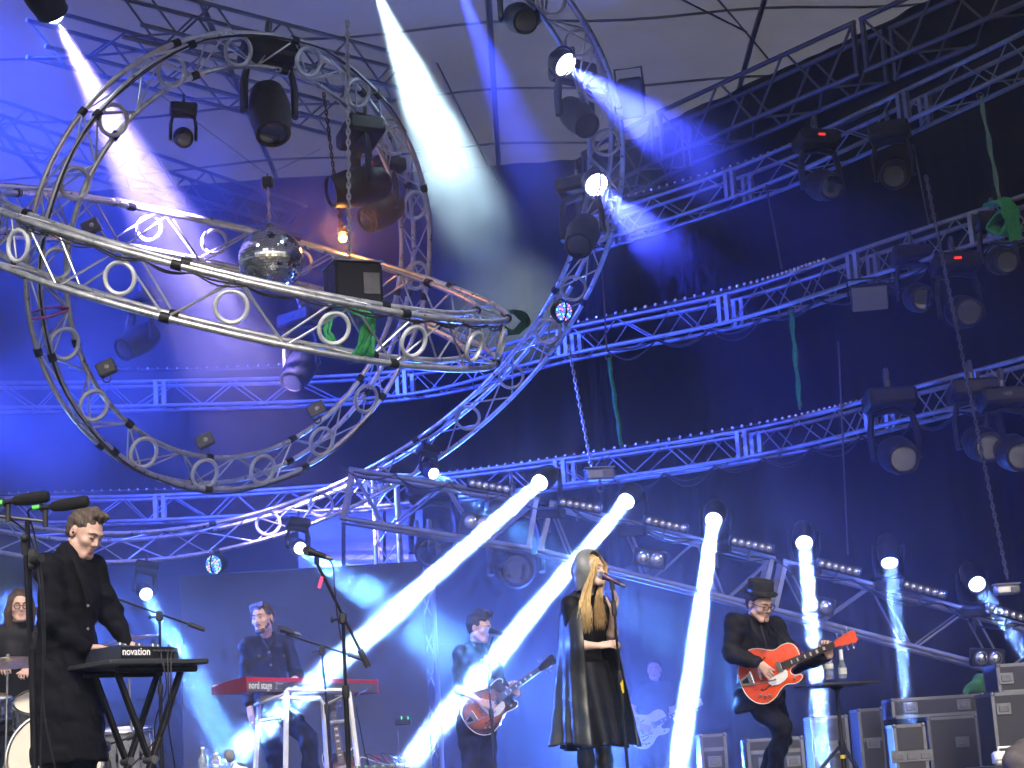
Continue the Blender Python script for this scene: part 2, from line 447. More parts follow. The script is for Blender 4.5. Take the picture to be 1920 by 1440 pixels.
T1 = curved_truss('top black-curtain truss climbing to the upper right corner', pz([(1090, 445), (1160, 425), (1450, 325), (1830, 150), (2060, 40), (2420, -130)], 6.4), .30, .32, ALUD, (.18, .37, .55, .73, .9))
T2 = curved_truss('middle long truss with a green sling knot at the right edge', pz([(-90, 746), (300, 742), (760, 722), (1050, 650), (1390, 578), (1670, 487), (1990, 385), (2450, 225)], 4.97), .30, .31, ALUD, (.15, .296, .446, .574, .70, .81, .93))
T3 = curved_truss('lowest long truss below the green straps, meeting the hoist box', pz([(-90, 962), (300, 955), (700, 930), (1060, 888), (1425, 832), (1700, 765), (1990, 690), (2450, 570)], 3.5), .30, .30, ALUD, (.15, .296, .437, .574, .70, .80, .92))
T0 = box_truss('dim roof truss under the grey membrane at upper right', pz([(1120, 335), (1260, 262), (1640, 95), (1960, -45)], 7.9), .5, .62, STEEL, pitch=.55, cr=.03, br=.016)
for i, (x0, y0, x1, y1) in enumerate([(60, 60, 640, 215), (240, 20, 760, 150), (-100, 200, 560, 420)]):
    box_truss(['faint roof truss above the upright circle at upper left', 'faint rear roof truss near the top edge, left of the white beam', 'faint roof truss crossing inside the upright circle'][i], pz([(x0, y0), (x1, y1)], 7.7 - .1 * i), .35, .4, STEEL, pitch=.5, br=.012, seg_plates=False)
for i, (x0, y0, x1, y1) in enumerate([(1330, -20, 1440, 110), (1160, -60, 1400, 60), (820, 120, 1010, 500)]):
    r_ = thing('roof_rod', ['thin roof rod in the grey membrane at upper right', 'thin roof rod near the top edge, right of the big circle', 'thin roof rod between the white beam and the big circle'][i], 'rod', PZ(x0, y0, 8.2))
    rod(r_, PZ(x0, y0, 8.2), PZ(x1, y1, 8.0), .012, STEEL, 'shaft')
# slanted lamp truss low at the back
T4P = [P(640, 928, 18.6), P(1010, 988, 18.6), P(1445, 1098, 18.6), P(1985, 1240, 18.6), P(2360, 1338, 18.6)]
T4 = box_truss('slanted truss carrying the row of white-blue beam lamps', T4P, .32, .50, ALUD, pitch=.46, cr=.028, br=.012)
strip('row of small bulbs above the lowest long truss, center to right', 0, 0, 58, pts=pz([(770, 896), (1060, 855), (1425, 793), (1640, 745)], 3.78))
strip('row of small bulbs above the middle long truss', 0, 0, 36, pts=pz([(1085, 603), (1390, 535), (1545, 487)], 5.3))
strip('row of small bulbs above the top curtain truss', 0, 0, 36, pts=pz([(1165, 372), (1420, 295), (1655, 195)], 6.75), r=.022)
strip('row of small bulbs seen inside the lower half of the upright circle', 0, 0, 26, pts=pz([(130, 690), (360, 690), (600, 680)], 5.3), r=.017)
strip('row of small bulbs behind the dark-coated keyboard player', 0, 0, 30, pts=pz([(0, 925), (250, 918), (490, 913)], 3.8), r=.018)
# vertical towers at the back
def tower(label, px, w, Y, y_top, m_=ALU):
    root = thing('truss_tower', label, 'truss', PY(px, 1480, Y)); c = PY(px, 1250, Y); z1 = PY(px, y_top, Y).z
    cs = [V((c.x + sx * w / 2, Y + sy * w / 2, FLOOR)) for sx, sy in ((-1, -1), (1, -1), (1, 1), (-1, 1))]
    for k in cs: rod(root, k, V((k.x, k.y, z1)), .026, m_, 'chord', 10)
    H_ = z1 - FLOOR; n = int(H_ / .33)
    for f in range(4):
        a, b = cs[f], cs[(f + 1) % 4]
        for i in range(n):
            p0 = (a if i % 2 else b); p1 = (b if i % 2 else a)
            rod(root, V((p0.x, p0.y, FLOOR + H_ * i / n)), V((p1.x, p1.y, FLOOR + H_ * (i + 1) / n)), .010, m_)
    return root
tower('bright vertical truss tower in front of the pale tarp', 738, .26, 20.6, 900)
tower('slim vertical truss tower right of the dark screen', 806, .14, 19.4, 975, ALUD)

# cable looms tied along the trusses
LOOM = mat('loom_rubber', (.010, .010, .011), .55)
def loom(label, pts, sag=.05, loops=8, r=.011, n=2):
    root = thing('cable_loom', label, 'cable', pts[0]); path = spline(pts, loops * 8 + 1); rr = random.Random(len(label))
    for k in range(n):
        o = V((0, -.012 * k, -.010 * k)); am = [sag * rr.uniform(.3, 1.5) for _ in range(loops + 1)]
        q = MB(); q.tube([p + o + V((.01 * math.sin(i * .9 + k), 0, -am[i // 8] * math.sin(PI * (i % 8) / 8))) for i, p in enumerate(path)], r * (1 - .25 * k), 6); part('cable', q, LOOM, root)
loom('black cables sagging along the top of the slanted truss', [p + V((0, -.17, .27)) for p in T4P], .10, 14)
loom('black cables tied along the front of the flat circle', [frB[i % 224][0] + frB[i % 224][1] * .15 - nB * .17 for i in range(*sorted((nearest(frB, 40, 470), nearest(frB, 900, 640))), 4)], .03, 12, .008)
loom('black cables looped along the lowest long truss at right', [p + V((0, -.18, -.16)) for p in pz([(1150, 880), (1425, 838), (1700, 772), (1960, 700)], 3.5)], .12, 9)
loom('black cables looped along the middle long truss at right', [p + V((0, -.18, -.17)) for p in pz([(1130, 635), (1390, 582), (1670, 491), (1960, 398)], 4.97)], .12, 8)
loom('black cables hanging down the upright circle at right', [frA[i % 192][0] + frA[i % 192][1] * .15 + nA * .15 for i in range(*sorted((nearest(frA, 725, 265), nearest(frA, 675, 740))), 4)], .02, 8, .008)
# ------------------------------------------------------------------ stage lamps
HAZE_D = 0.0026
def area(parent, p, d, r, spread, power, col):
    l = bpy.data.lights.new('beam', 'AREA'); l.shape = 'DISK'; l.size = 2 * r; l.energy = power; l.color = col; l.spread = math.radians(spread)
    o = bpy.data.objects.new('beam', l); COL.objects.link(o); o.parent = parent; o.matrix_parent_inverse = WM[parent.name].inverted()
    o.matrix_basis = fmat(p, -V(d)); return o
def spot(parent, p, d, r, ang, blend, power, col):
    l = bpy.data.lights.new('beam', 'SPOT'); l.spot_size = math.radians(ang); l.spot_blend = blend; l.energy = power; l.color = col; l.shadow_soft_size = r
    o = bpy.data.objects.new('beam', l); COL.objects.link(o); o.parent = parent; o.matrix_parent_inverse = WM[parent.name].inverted()
    o.matrix_basis = fmat(p, -V(d)); return o
def glow(parent, p, r, power, col):
    l = bpy.data.lights.new('spill', 'POINT'); l.energy = power; l.color = col; l.shadow_soft_size = r
    o = bpy.data.objects.new('spill', l); COL.objects.link(o); o.parent = parent; o.matrix_parent_inverse = WM[parent.name].inverted()
    o.matrix_basis = Matrix.Translation(V(p)); return o
LIT = emis('lit_lens', (.75, .86, 1.0), 14)
LITB = emis('lit_lens_blue', (.45, .62, 1.0), 8)
def beam_head(label, p, d, r=.075, lit=LIT, mount=None, kind='moving_head', lens=GLASSY, scale=1.0, group=None, disp=False, bulge=.03):
    """moving-head lamp: lens at p looking along d; base box on a clamp, yoke, head"""
    p = V(p); d = V(d).normalized(); s = r / .075
    up = V((0, 0, 1)) if mount is None else V(mount).normalized()          # direction from head towards its base
    root = thing(kind, label, 'stage light', p, group)
    M = fmat(p, d)
    q = MB(); q.lathe([(r * 1.02, -.012), (r * 1.22, -.012), (r * 1.25, .012), (r * 1.08, .014), (r * 1.02, -.012)], M, 28); part('bezel', q, BLK, root)
    q = MB(); q.lathe([(r * 1.22, -.008), (r * 1.45, -.10 * s), (r * 1.5, -.20 * s), (r * 1.2, -.32 * s), (r * .6, -.36 * s), (0.0, -.36 * s)], M, 24); part('head', q, BLK, root)
    q = MB(); q.lathe([(0, r * bulge), (r * .5, r * bulge * .88), (r * .85, r * bulge * .45), (r * .98, 0), (r * 1.02, -.01)], M, 28); part('lens', q, lit or lens, root)
    hc = p - d * .19 * s
    ax = d.cross(up)
    if ax.length < .1: ax = d.cross(V((1, 0, 0)))
    ax.normalize(); w = r * 1.85
    bc = hc + up * .34 * s
    q = MB(); e0, e1 = hc - ax * w, hc + ax * w        # one U-shaped yoke
    q.tube([e0 - up * .03 * s, e0 + up * .14 * s, e0 + up * .25 * s + ax * w * .15, hc + up * .28 * s, e1 + up * .25 * s - ax * w * .15, e1 + up * .14 * s, e1 - up * .03 * s], [.034 * s, .038 * s, .036 * s, .034 * s, .036 * s, .038 * s, .034 * s], 8, flat=.55)
    part('yoke', q, BLK, root)
    MBx = Matrix((ax, up.cross(ax), up)).transposed().to_4x4()
    q = MB(); q.bbox(bc, (.30 * s, .22 * s, .11 * s), .02 * s, MBx); part('base', q, BLK, root)
    q = MB(); q.box(bc + ax * .0 + up.cross(ax) * .112 * s, (.05 * s, .004, .018 * s), MBx); part('display', q, DISP if disp else GREYD, root)
    q = MB(); q.cyl(bc + up * .05 * s, bc + up * .13 * s, .02 * s); q.torus(bc + up * .16 * s, ax, .035 * s, .012 * s, 16, 6); part('clamp', q, STEEL, root)
    return root
DISP = emis('red_display', (1.0, .05, .03), .5); GREYD = mat('display_off', (.03, .03, .035), .2)
BLUEW = (.20, .40, 1.0)
DEEP = (.03, .07, 1.0)
def aim(p, q): return (V(q) - V(p)).normalized()
# lamps on the slanted truss: lens pixel, beam end pixel, end depth
beams = [((1012, 905), (430, 1420), 12.4, 1.0, 'beam lamp whose wide shaft crosses the red keyboard'),
         ((1174, 940), (745, 1450), 12.8, 1.0, 'beam lamp just above the hooded singer, shaft falling to the left'),
         ((1338, 975), (1272, 1440), 14.0, 1.0, 'beam lamp shining straight down left of the hatted guitarist'),
         ((1508, 1018), (1545, 1420), 14.8, .6, 'beam lamp directly above the orange guitar neck'),
         ((1668, 1055), (1715, 1430), 16.4, .34, 'beam lamp above the flight cases, second from the right end'),
         ((1832, 1095), (1985, 1320), 16.0, .34, 'rightmost beam lamp on the slanted truss')]
for (a, b, dd, k, lab) in beams:
    p = P(*a, 18.35); d = aim(p, P(*b, dd))
    h = beam_head(lab, p, d, .078, LIT, mount=(0, .25, -1), group='beam lamps along the slanted truss')
    area(h, p + d * .02, d, 0.07, 1.2, 150 * k, BLUEW)
    glow(h, p + d * .05, .04, 10, (.05, .14, 1.0))
# smaller side lamps
for (a, b, dd, e, ed, lab) in [((813, 888), (960, 985), 17.4, 250, 19.2, 'small blue lamp at the left end of the slanted truss'), ((563, 1028), (760, 1160), 13.6, 250, 17.5, 'white-blue lamp right behind the tall vocal microphone'), ((274, 1114), (420, 1380), 13.5, 200, 17.3, 'small white lamp behind the drum boom stand')]:
    p = P(*a, ed); d = aim(p, P(*b, dd)); h = beam_head(lab, p, d, .055, LIT, mount=(0, .4, .9))
    area(h, p + d * .02, d, .05, 6, e * .07, (.12, .36, 1.0)); glow(h, p + d * .04, .03, 5, (.06, .2, 1.0))
# overhead lamps at the top edge
for (a, b, ad, dd, ang, e, col, lab, r) in [((97, 20), (310, 430), 15.0, 17.0, 16, 42000, (.52, .40, 1.0), 'white lamp blazing at the top left corner', .11),
                                  ((700, -30), (930, 520), 15.0, 23.5, 10, 110000, (.58, .84, .92), 'overhead lamp throwing the broad white shaft', .10),
                                  ((852, -45), (1040, 420), 15.6, 22, 9, 32000, (.04, .07, 1.0), 'overhead lamp throwing the deep blue shaft', .10)]:
    p = P(*a, ad); d = aim(p, P(*b, dd)); h = beam_head(lab, p, d, r, LIT, mount=(0, .2, 1), bulge=.9)
    spot(h, p + d * (.03 + r * .9), d, .03, ang * 1.1, 1.0, e * 1.2, col); glow(h, p + d * .05, .04, 10, (.2, .3, 1.0))
# wash lamps giving the blue air over the left half
for i, (a, ad, b, bd, e, ang, lab) in enumerate([((-420, -160), 17.0, (330, 520), 20.0, 14000, 62, 'deep blue wash lamp outside the top left corner'), ((-330, 760), 19.0, (420, 900), 20.4, 6500, 75, 'deep blue wash lamp beyond the left edge, half way up'), ((-45, 1120), 15.9, (420, 1330), 15.2, 1500, 80, 'blue wash lamp behind the drums beyond the left edge'), ((1130, 1462), 21.5, (1080, 1150), 19.0, 1600, 110, 'added blue floor lamp behind the singer, standing in for beam spill')]):  # floor lamp is added out of view, standing in for scattered beam light
    p = P(*a, ad); d = aim(p, P(*b, bd)); h = beam_head(lab, p, d, .12, LITB, mount=(0, .2, 1) if i < 3 else (0, .3, -1))
    spot(h, p + d * .03, d, .05, ang, 1.0, e, DEEP if i < 2 else (.06, .16, 1.0))
    if i == 2: glow(h, p + d * .06, .05, 22, (.25, .45, 1.0))
# ------------------------------------------------------------------ people: implicit bodies polygonised to one continuous surface
def smin(a, b, k):
    h = np.clip(.5 + .5 * (b - a) / k, 0, 1); return b + (a - b) * h - k * h * (1 - h)
class SDF:
    def __init__(s, k=.03): s.p = []; s.k = k
    def cone(s, a, b, ra, rb=None, k=None): s.p.append(('c', V(a), V(b), ra, ra if rb is None else rb, s.k if k is None else k)); return s
    def ell(s, c, r, M=None, k=None): s.p.append(('e', V(c), r, M if M is not None else Matrix.Identity(3), s.k if k is None else k)); return s
    def cut(s, c, r, M=None, k=.01): s.p.append(('x', V(c), r, M if M is not None else Matrix.Identity(3), k)); return s
    def chain(s, pts, rr, k=None):
        for i in range(len(pts) - 1): s.cone(pts[i], pts[i + 1], rr[i], rr[i + 1], k)
        return s
    def half(s, p, n): s.p.append(('h', V(p), V(n).normalized())); return s       # keep the side n points away from
    def bounds(s):
        lo = np.full(3, 1e9); hi = -lo
        for q in s.p:
            if q[0] == 'c':
                for p, r in ((q[1], q[3]), (q[2], q[4])):
                    lo = np.minimum(lo, np.array(p) - r); hi = np.maximum(hi, np.array(p) + r)
            elif q[0] == 'e':
                r = max(q[2]); lo = np.minimum(lo, np.array(q[1]) - r); hi = np.maximum(hi, np.array(q[1]) + r)
        return lo, hi
    def field(s, h, pad=.03, folds=None):
        lo, hi = s.bounds(); lo = lo - pad; hi = hi + pad
        n = np.ceil((hi - lo) / h).astype(int) + 1
        Fd = np.full(n, .08, np.float32)
        ax = [lo[i] + h * np.arange(n[i]) for i in range(3)]
        for q in s.p:
            if q[0] == 'h':
                d = (ax[0][:, None, None] - q[1].x) * q[2].x + (ax[1][None, :, None] - q[1].y) * q[2].y + (ax[2][None, None, :] - q[1].z) * q[2].z
                Fd = np.maximum(Fd, d.astype(np.float32)); continue
            if q[0] == 'c':
                a = np.minimum(np.array(q[1]) - q[3], np.array(q[2]) - q[4]); b = np.maximum(np.array(q[1]) + q[3], np.array(q[2]) + q[4]); k = q[5]
            else:
                r = max(q[2]); a = np.array(q[1]) - r; b = np.array(q[1]) + r; k = q[4]
            mg = k + .035
            i0 = np.clip(np.floor((a - mg - lo) / h).astype(int), 0, n - 1); i1 = np.clip(np.ceil((b + mg - lo) / h).astype(int) + 1, 1, n)
            X = ax[0][i0[0]:i1[0]][:, None, None]; Y = ax[1][i0[1]:i1[1]][None, :, None]; Z = ax[2][i0[2]:i1[2]][None, None, :]
            if q[0] == 'c':
                A, B = q[1], q[2]; D = B - A; L2 = max(D.length_squared, 1e-9)
                t = np.clip(((X - A.x) * D.x + (Y - A.y) * D.y + (Z - A.z) * D.z) / L2, 0, 1)
                d = np.sqrt((X - A.x - D.x * t) ** 2 + (Y - A.y - D.y * t) ** 2 + (Z - A.z - D.z * t) ** 2) - (q[3] + (q[4] - q[3]) * t)
            else:
                M = q[3]; dx, dy, dz = X - q[1].x, Y - q[1].y, Z - q[1].z; r = q[2]
                u = [(M[0][i] * dx + M[1][i] * dy + M[2][i] * dz) for i in range(3)]
                k0 = np.sqrt((u[0] / r[0]) ** 2 + (u[1] / r[1]) ** 2 + (u[2] / r[2]) ** 2); k1 = np.sqrt((u[0] / r[0] ** 2) ** 2 + (u[1] / r[1] ** 2) ** 2 + (u[2] / r[2] ** 2) ** 2)
                d = k0 * (k0 - 1) / np.maximum(k1, 1e-6)
            sl = tuple(slice(i0[i], i1[i]) for i in range(3)); cur = Fd[sl]
            if q[0] == 'x': Fd[sl] = -smin(-cur, d, k)
            else: Fd[sl] = smin(cur, d.astype(np.float32), k)
        if folds:
            X, Y, Z = ax[0][:, None, None], ax[1][None, :, None], ax[2][None, None, :]
            for (am, fx, fy, fz, ph) in folds:
                Fd = Fd + am * np.sin(fx * X + fy * Y + fz * Z + ph + 1.7 * np.sin(.53 * fz * X - .37 * fx * Z + .4 * fy * Y + ph * 2)).astype(np.float32)
        return Fd, lo, h
    def mesh(s, h=.006, folds=None, smooth=1):
        Fd, lo, h = s.field(h, folds=folds); return nets(Fd, lo, h, smooth)
def nets(Fd, lo, h, smooth=1):
    """naive surface nets: closed quad mesh of Fd = 0"""
    Fd[0] = Fd[-1] = .05; Fd[:, 0] = Fd[:, -1] = .05; Fd[:, :, 0] = Fd[:, :, -1] = .05
    S = Fd < 0; n = np.array(Fd.shape)
    c = np.zeros(n - 1, np.int8)
    for i in (0, 1):
        for j in (0, 1):
            for k in (0, 1): c += S[i:n[0] - 1 + i, j:n[1] - 1 + j, k:n[2] - 1 + k]
    act = (c > 0) & (c < 8); idx = np.argwhere(act); ids = np.full(n - 1, -1, np.int32); ids[act] = np.arange(len(idx))
    vsum = np.zeros((len(idx), 3)); cnt = np.zeros(len(idx))
    cor = [(i, j, k) for i in (0, 1) for j in (0, 1) for k in (0, 1)]
    val = {q: Fd[idx[:, 0] + q[0], idx[:, 1] + q[1], idx[:, 2] + q[2]] for q in cor}
    for a in cor:
        for d in range(3):
            if a[d]: continue
            b = list(a); b[d] = 1; b = tuple(b); va, vb = val[a], val[b]; mk = (va < 0) != (vb < 0)
            t = np.where(mk, va / np.where(mk, va - vb, 1), 0)
            p = np.array(a, float)[None].repeat(len(idx), 0); p[:, d] += t; vsum[mk] += p[mk]; cnt[mk] += 1
    vs = lo + h * (idx + vsum / cnt[:, None])
    quads = []
    for d in range(3):
        e = [slice(None)] * 3; e0 = list(e); e1 = list(e); e0[d] = slice(0, -1); e1[d] = slice(1, None)
        ch = S[tuple(e0)] != S[tuple(e1)]; w = np.argwhere(ch); sg = S[tuple(e0)][ch]
        u, v = (d + 1) % 3, (d + 2) % 3
        def cell(du, dv):
            q = w.copy(); q[:, u] -= du; q[:, v] -= dv; return ids[q[:, 0], q[:, 1], q[:, 2]]
        q = np.stack([cell(1, 1), cell(0, 1), cell(0, 0), cell(1, 0)], 1)
        q[~sg] = q[~sg][:, ::-1]; quads.append(q)
    F_ = np.concatenate(quads)
    for _ in range(smooth):
        acc = np.zeros_like(vs); ct = np.zeros(len(vs))
        for i in range(4):
            for j in (1, 3):
                np.add.at(acc, F_[:, i], vs[F_[:, (i + j) % 4]]); np.add.at(ct, F_[:, i], 1)
        vs = vs * .5 + .5 * acc / ct[:, None]
    return vs, F_
def npmesh(name, vs, fs, mats, mi=None):
    me = bpy.data.meshes.new(name); me.vertices.add(len(vs)); me.vertices.foreach_set('co', np.asarray(vs, np.float32).ravel())
    me.loops.add(fs.size); me.loops.foreach_set('vertex_index', fs.astype(np.int32).ravel())
    me.polygons.add(len(fs)); me.polygons.foreach_set('loop_start', np.arange(0, fs.size, 4, dtype=np.int32))
    for q in mats: me.materials.append(q)
    if mi is not None: me.polygons.foreach_set('material_index', mi.astype(np.int32))
    me.update(calc_edges=True); me.validate(); me.shade_smooth(); return me

SKIN = mat('skin', (.60, .38, .31), .5, var=.12, scale=28, spec=.4, bump=.08, bscale=300)
SKIN.node_tree.nodes['Principled BSDF'].inputs['Subsurface Weight'].default_value = 0.0
LIP = mat('lips', (.46, .22, .19), .45)
LASH = mat('lashes', (.03, .02, .018), .7)
def head_frame(c, yaw, pitch, roll=0):
    """columns: x = to the figure's left, y = backwards, z = up; face looks along -y. yaw > 0 turns the face to the picture's right"""
    return Matrix.Rotation(yaw, 3, 'Z') @ Matrix.Rotation(pitch, 3, 'X') @ Matrix.Rotation(roll, 3, 'Y')
def add_head(S, c, M, s=1.0, jaw=1.0, nose=1.0, mouth=0.0):
    c = V(c); T = lambda x, y, z: c + M @ (V((x, y, z)) * s)
    S.ell(T(0, .018, .045), (.074 * s, .096 * s, .082 * s), M, .02)
    S.ell(T(0, -.03, .005), (.064 * s, .062 * s, .085 * s), M, .03)
    S.ell(T(0, -.038, -.055), (.050 * s * jaw, .050 * s, .050 * s), M, .03)
    S.cone(T(-.018 * jaw, -.070, -.096), T(.018 * jaw, -.070, -.096), .019 * s, k=.025)
    for x in (-1, 1):
        S.cone(T(x * .052 * jaw, -.005, -.055), T(x * .022 * jaw, -.066, -.094), .018 * s, .015 * s, .025)
        S.ell(T(x * .043, -.063, -.018), (.024 * s, .022 * s, .020 * s), M, .025)
        S.cone(T(x * .012, -.092, .036), T(x * .046, -.080, .034), .010 * s, .009 * s, .012)
    for x in (-1, 1): S.cut(T(x * .033, -.104, .012), (.019 * s, .017 * s, .013 * s), M, .012)
    for x in (-1, 1): S.ell(T(x * .032, -.080, .011), (.015 * s, .014 * s, .012 * s), M, .004)
    S.cone(T(0, -.087, .028), T(0, -.103 - .004 * nose, -.020), .0078 * s, .0105 * s * nose, .014)
    S.cone(T(-.011, -.093, -.027), T(.011, -.093, -.027), .0085 * s, k=.012)
    S.cone(T(-.016, -.089, -.053), T(.016, -.089, -.053), .0075 * s, k=.006)
    S.cone(T(-.013, -.088, -.066 - mouth), T(.013, -.088, -.066 - mouth), .0085 * s, k=.006)
    S.cut(T(0, -.105, -.0595 - mouth / 2), (.024 * s, .016 * s, (.0022 + mouth / 2) * s), M, .003)
    for x in (-1, 1):
        S.ell(T(x * .076, .014, -.002), (.010 * s, .020 * s, .032 * s), M, .008)
        S.cut(T(x * .090, .008, .002), (.010 * s, .010 * s, .016 * s), M, .006)
def lip_mi(vs, fs, c, M, s=1.0, mouth=0.0):
    ce = vs[fs].mean(1) - np.array(c); L = ce @ np.array(M) / s
    lip = (np.abs(L[:, 0]) < .019) & (L[:, 1] < -.084) & (L[:, 2] < -.049) & (L[:, 2] > -.071 - mouth)
    return np.where(lip, 1, 0)
def add_hand(S, w, d, nrm, side, s=1.0, curl=(.5, .5, .5, .5), spread=.06, thumb=(.6, .5), k=.008):
    """w wrist, d towards the knuckles, nrm out of the BACK of the hand; side +1 puts the thumb on d x nrm side; curl per finger in radians per joint"""
    w = V(w); d = V(d).normalized(); nrm = V(nrm); nrm = (nrm - d * nrm.dot(d)).normalized(); sd = d.cross(nrm) * side
    L = .088 * s
    for i in range(4):
        o = sd * (.027 - .018 * i) * s
        S.cone(w + o * .6 + d * .012, w + o + d * L * (1 - .04 * i), .015 * s, .0115 * s, .012)
    lens = ((.042, .026, .020), (.047, .030, .021), (.044, .028, .020), (.034, .021, .018))
    for i in range(4):
        o = sd * (.029 - .0195 * i) * s; p = w + o + d * L * (1 - .04 * i) + nrm * .002
        a = 0; dr = (d + sd * (spread * (1.5 - i))).normalized()
        for j in range(3):
            a += curl[i] * (1.0 if j else .8)
            v = dr * math.cos(a) - nrm * math.sin(a); e = p + v * lens[i][j] * s
            S.cone(p, e, (.0092 - .0009 * j) * s, (.0086 - .0009 * j) * s, .005); p = e
    p = w + sd * .022 * s + d * .022 * s - nrm * .004
    v = (d * math.cos(thumb[0]) + sd * math.sin(thumb[0]) - nrm * .25).normalized()
    e = p + v * .042 * s; S.cone(p, e, .014 * s, .011 * s, .012)
    v2 = (v - nrm * thumb[1] * .6 + d * thumb[1] * .4).normalized(); e2 = e + v2 * .032 * s; S.cone(e, e2, .0105 * s, .0098 * s, .005)
    S.cone(e2, e2 + v2 * .024 * s, .0095 * s, .008 * s, .005)
def torso_frame(J):
    x = (J['shL'] - J['shR']).normalized(); z = ((J['shL'] + J['shR']) - (J['hpL'] + J['hpR'])).normalized()
    y = z.cross(x).normalized(); x = y.cross(z).normalized()
    return Matrix((x, y, z)).transposed()          # y points backwards
def add_torso(S, J, g=0.0, w=1.0, k=.05, belly=1.0):
    M = torso_frame(J); sm = (J['shL'] + J['shR']) / 2; hm = (J['hpL'] + J['hpR']) / 2; ax = sm - hm; W = (J['shL'] - J['shR']).length / 2
    S.cone(J['shR'] * .97 + sm * .03, J['shL'] * .97 + sm * .03, .062 * w + g, k=k)
    S.ell(hm + ax * .72, (max(W * .92, .14) * w + g, .112 * w + g, .19 + g), M, k)
    S.ell(hm + ax * .40, (.135 * w * belly + g, .105 * w * belly + g, .18 + g), M, k)
    S.ell(hm + ax * .08, (.150 * w + g, .112 * w + g, .13 + g), M, k)
    S.cone(sm + ax * .02, J['nk'], .075 + g * .6, .058 + g * .4, k)
def add_arm(S, sh, el, wr, g=0.0, k=.03, w=1.0):
    m = sh.lerp(el, .4); f = el.lerp(wr, .3)
    S.chain([sh, m, el, f, wr], [.054 * w + g, .047 * w + g, .038 * w + g, .039 * w + g, .026 * w + g], k)
def add_leg(S, hp, kn, an, g=0.0, k=.04, w=1.0):
    m = hp.lerp(kn, .45); f = kn.lerp(an, .3)
    S.chain([hp, m, kn, f, an], [.088 * w + g, .074 * w + g, .054 * w + g, .055 * w + g, .036 * w + g], k)
def add_foot(S, an, d, g=0.0):
    d = V(d); d.z = 0; d.normalize(); fl = V((an.x, an.y, FLOOR + .03))
    S.cone(an, fl - d * .03, .034 + g, .03 + g, .03); S.cone(fl - d * .03, fl + d * .15, .032 + g, .026 + g, .03)
def person(label, J, hd, hands, clothing_lower=True, h=.006, skin=SKIN, k=.03, bare=(), headargs={}):
    """J joints; hd = (centre, frame, scale); hands = list of add_hand argument tuples. returns the body (top-level mesh)"""
    S = SDF(.03)
    add_torso(S, J, -.012)
    for a in 'LR':
        add_arm(S, J['sh' + a], J['el' + a], J['wr' + a], -.004)
        if clothing_lower:
            add_leg(S, J['hp' + a], J['kn' + a], J['an' + a], -.010); add_foot(S, J['an' + a], J.get('toe' + a, J.get('toe', V((0, -1, 0)))), -.006)
    hc, hM, hs = hd
    S.cone(J['nk'], V(hc) + hM @ V((0, .022, -.055)) * hs, .056 * hs, .052 * hs, .02)
    add_head(S, hc, hM, hs, **headargs)
    for a in hands: add_hand(S, *a[:4], **a[4])
    vs, fs = S.mesh(h)
    mi = lip_mi(vs, fs, hc, hM, hs, headargs.get('mouth', 0.0))
    base = V(((J['anL'].x + J['anR'].x) / 2, (J['anL'].y + J['anR'].y) / 2, FLOOR))
    me = npmesh('person', vs - np.array(base), fs, [skin, LIP], mi)
    o = obj('person', me, None, Matrix.Translation(base)); tag(o, label, 'person')
    # lashes and brows follow the face
    return o
def sdf_part(name, S, m_, parent, h=.008, folds=None, smooth=1, label=None):
    vs, fs = S.mesh(h, folds, smooth); o = obj(name, npmesh(name, vs, fs, [m_]), parent)
    if label: o['label'] = label
    return o
def face_lines(parent, hd, m_=None, brow=True, closed=True, bm=None):
    hc, M, s = hd; T = lambda x, y, z: V(hc) + M @ (V((x, y, z)) * s)
    for x in (-1, 1):
        q = MB(); q.tube([T(x * .019, -.091, .010), T(x * .026, -.0955, .0075 if closed else .013), T(x * .036, -.093, .0075 if closed else .013), T(x * .046, -.085, .010)], [.0012 * s, .0024 * s, .0024 * s, .0012 * s], 6); part('eyelid', q, LASH, parent)
        if brow:
            q = MB(); q.tube([T(x * .014, -.1015, .032), T(x * .030, -.099, .038), T(x * .050, -.086, .033)], [.0028 * s, .0036 * s, .0018 * s], 6); part('eyebrow', q, bm or LASH, parent)
def hair_cap(parent, hd, m_, cuts, extra=(), h=.005, folds=None, grow=.005, sides=-.01):
    """short hair: cranium shell grown outwards, cut away from the face"""
    hc, M, s = hd; T = lambda x, y, z: V(hc) + M @ (V((x, y, z)) * s)
    S = SDF(.02)
    S.ell(T(0, .024, .052), ((.076 + grow) * s, (.098 + grow) * s, (.082 + grow) * s), M, .02)
    S.ell(T(0, .055, .0), (.068 * s, .062 * s, .075 * s), M, .03)
    for a, b, ra, rb in extra: S.cone(T(*a), T(*b), ra * s, rb * s, .015)
    for p, n_ in cuts: S.half(T(*p), M @ V(n_))
    return sdf_part('hair', S, m_, parent, h, folds)
